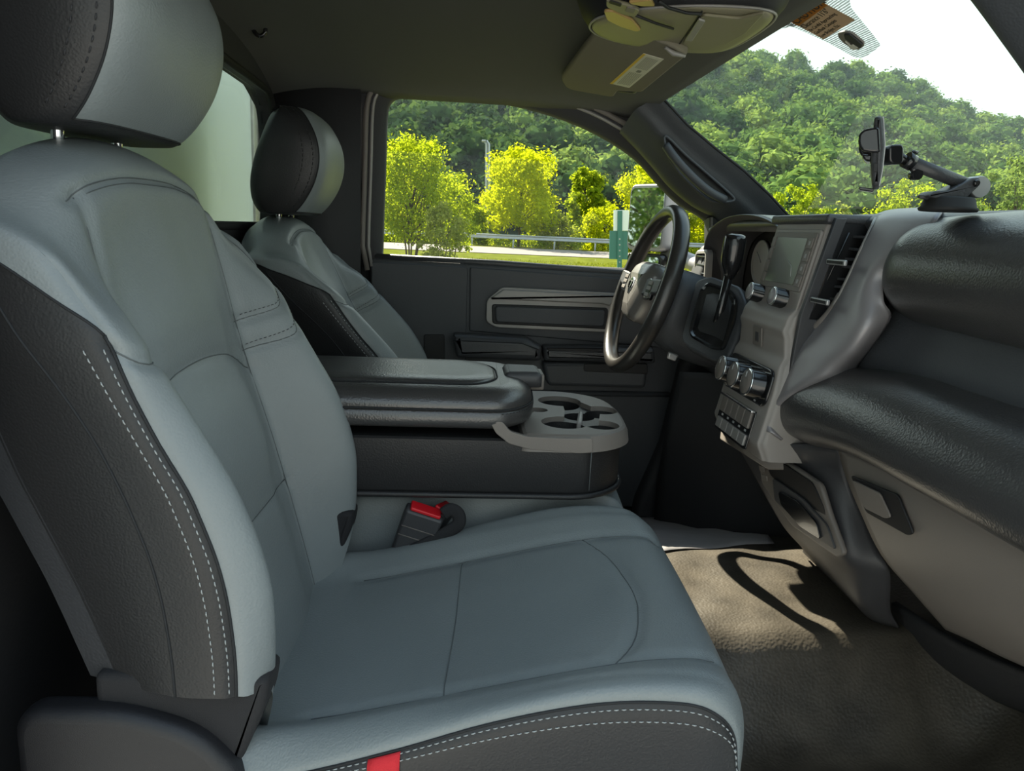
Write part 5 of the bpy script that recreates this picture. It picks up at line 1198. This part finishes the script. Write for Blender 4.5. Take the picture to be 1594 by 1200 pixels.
for k,(x,y,h,w_) in enumerate([(-22,9.5,8,8),(-30,15,10,10),(-17,14,6.5,7)]):
    near_tree('tree',(x,y,-1.78),h,w_,M['leafE'],['dark tree reflected at the centre of the door mirror, standing behind the truck','tall tree reflected behind the nearer one in the door mirror','short tree reflected at the edge of the door mirror'][k],'tree',7000,.22,70+k,.12,1,24)
# nearer trees in front of the hill, seen over the dashboard
for nm,px,Y,top,wpx,mt,lab,nl,ls,sd,c0,nb_ in [
 ('tree',1240,84,278,105,'leafA','bright green tree low in the windscreen corner beside the pillar',9000,.32,31,.05,24),
 ('tree',1165,92,262,110,'leafE','dark green tree half hidden behind the windscreen pillar',6000,.36,32,.1,22),
 ('tree',1300,98,305,70,'leafC','low pale yellowish bush above the middle of the dashboard',4000,.34,33,.1,14),
 ('tree',1405,84,272,120,'leafA','bright green bushy tree right behind the phone cradle',10000,.32,34,.05,26),
 ('tree',1480,90,270,110,'leafA','green bushy tree behind the foot of the phone mount',8000,.32,35,.05,24),
 ('tree',1572,78,232,120,'leafF','tall pale green tree at the right edge of the windscreen',9000,.36,36,.05,26),
 ('tree',1660,82,240,120,'leafF','pale green tree half cut off by the right edge of the windscreen',7000,.36,37,.05,22)]:
    b0=aY(px,380,Y);zz=-4.5;hh=float(aY(px,top,Y).z)-zz;near_tree(nm,(b0.x,Y,zz),hh,wpx*mpp(Y)*1.1,M[mt],lab,nm,nl,ls,sd,c0,1,nb_)
# thin overhead wires
for k,(a,b) in enumerate([((1290,318),(1640,272)),((1420,336),(1640,292))]):
    A=aY(*a,70);B=aY(*b,66);w_=mk('overhead_wire',*tube(catmull([A,(A+B)/2+Vector((0,0,-.35)),B],8),.018,5),M['rubber']);tag(w_,['upper thin overhead wire crossing the trees beyond the dashboard','lower thin overhead wire crossing the trees beyond the dashboard'][k],'wire')

# thin summer haze lying in the valley in front of the hill
hz=mk('haze',*box(-120,420,72,330,-6,95,.5),M['white'],None,False);tag(hz,'thin pale blue summer haze in front of the wooded hill','haze',None,'stuff')
hm=bpy.data.materials.new('haze_volume');hm.use_nodes=True;t=hm.node_tree;t.nodes.clear();o=t.nodes.new('ShaderNodeOutputMaterial');v=t.nodes.new('ShaderNodeVolumeScatter')
v.inputs['Color'].default_value=(.68,.85,1,1);v.inputs['Density'].default_value=.00030;v.inputs['Anisotropy'].default_value=.3;t.links.new(v.outputs[0],o.inputs['Volume']);hz.data.materials.clear();hz.data.materials.append(hm)
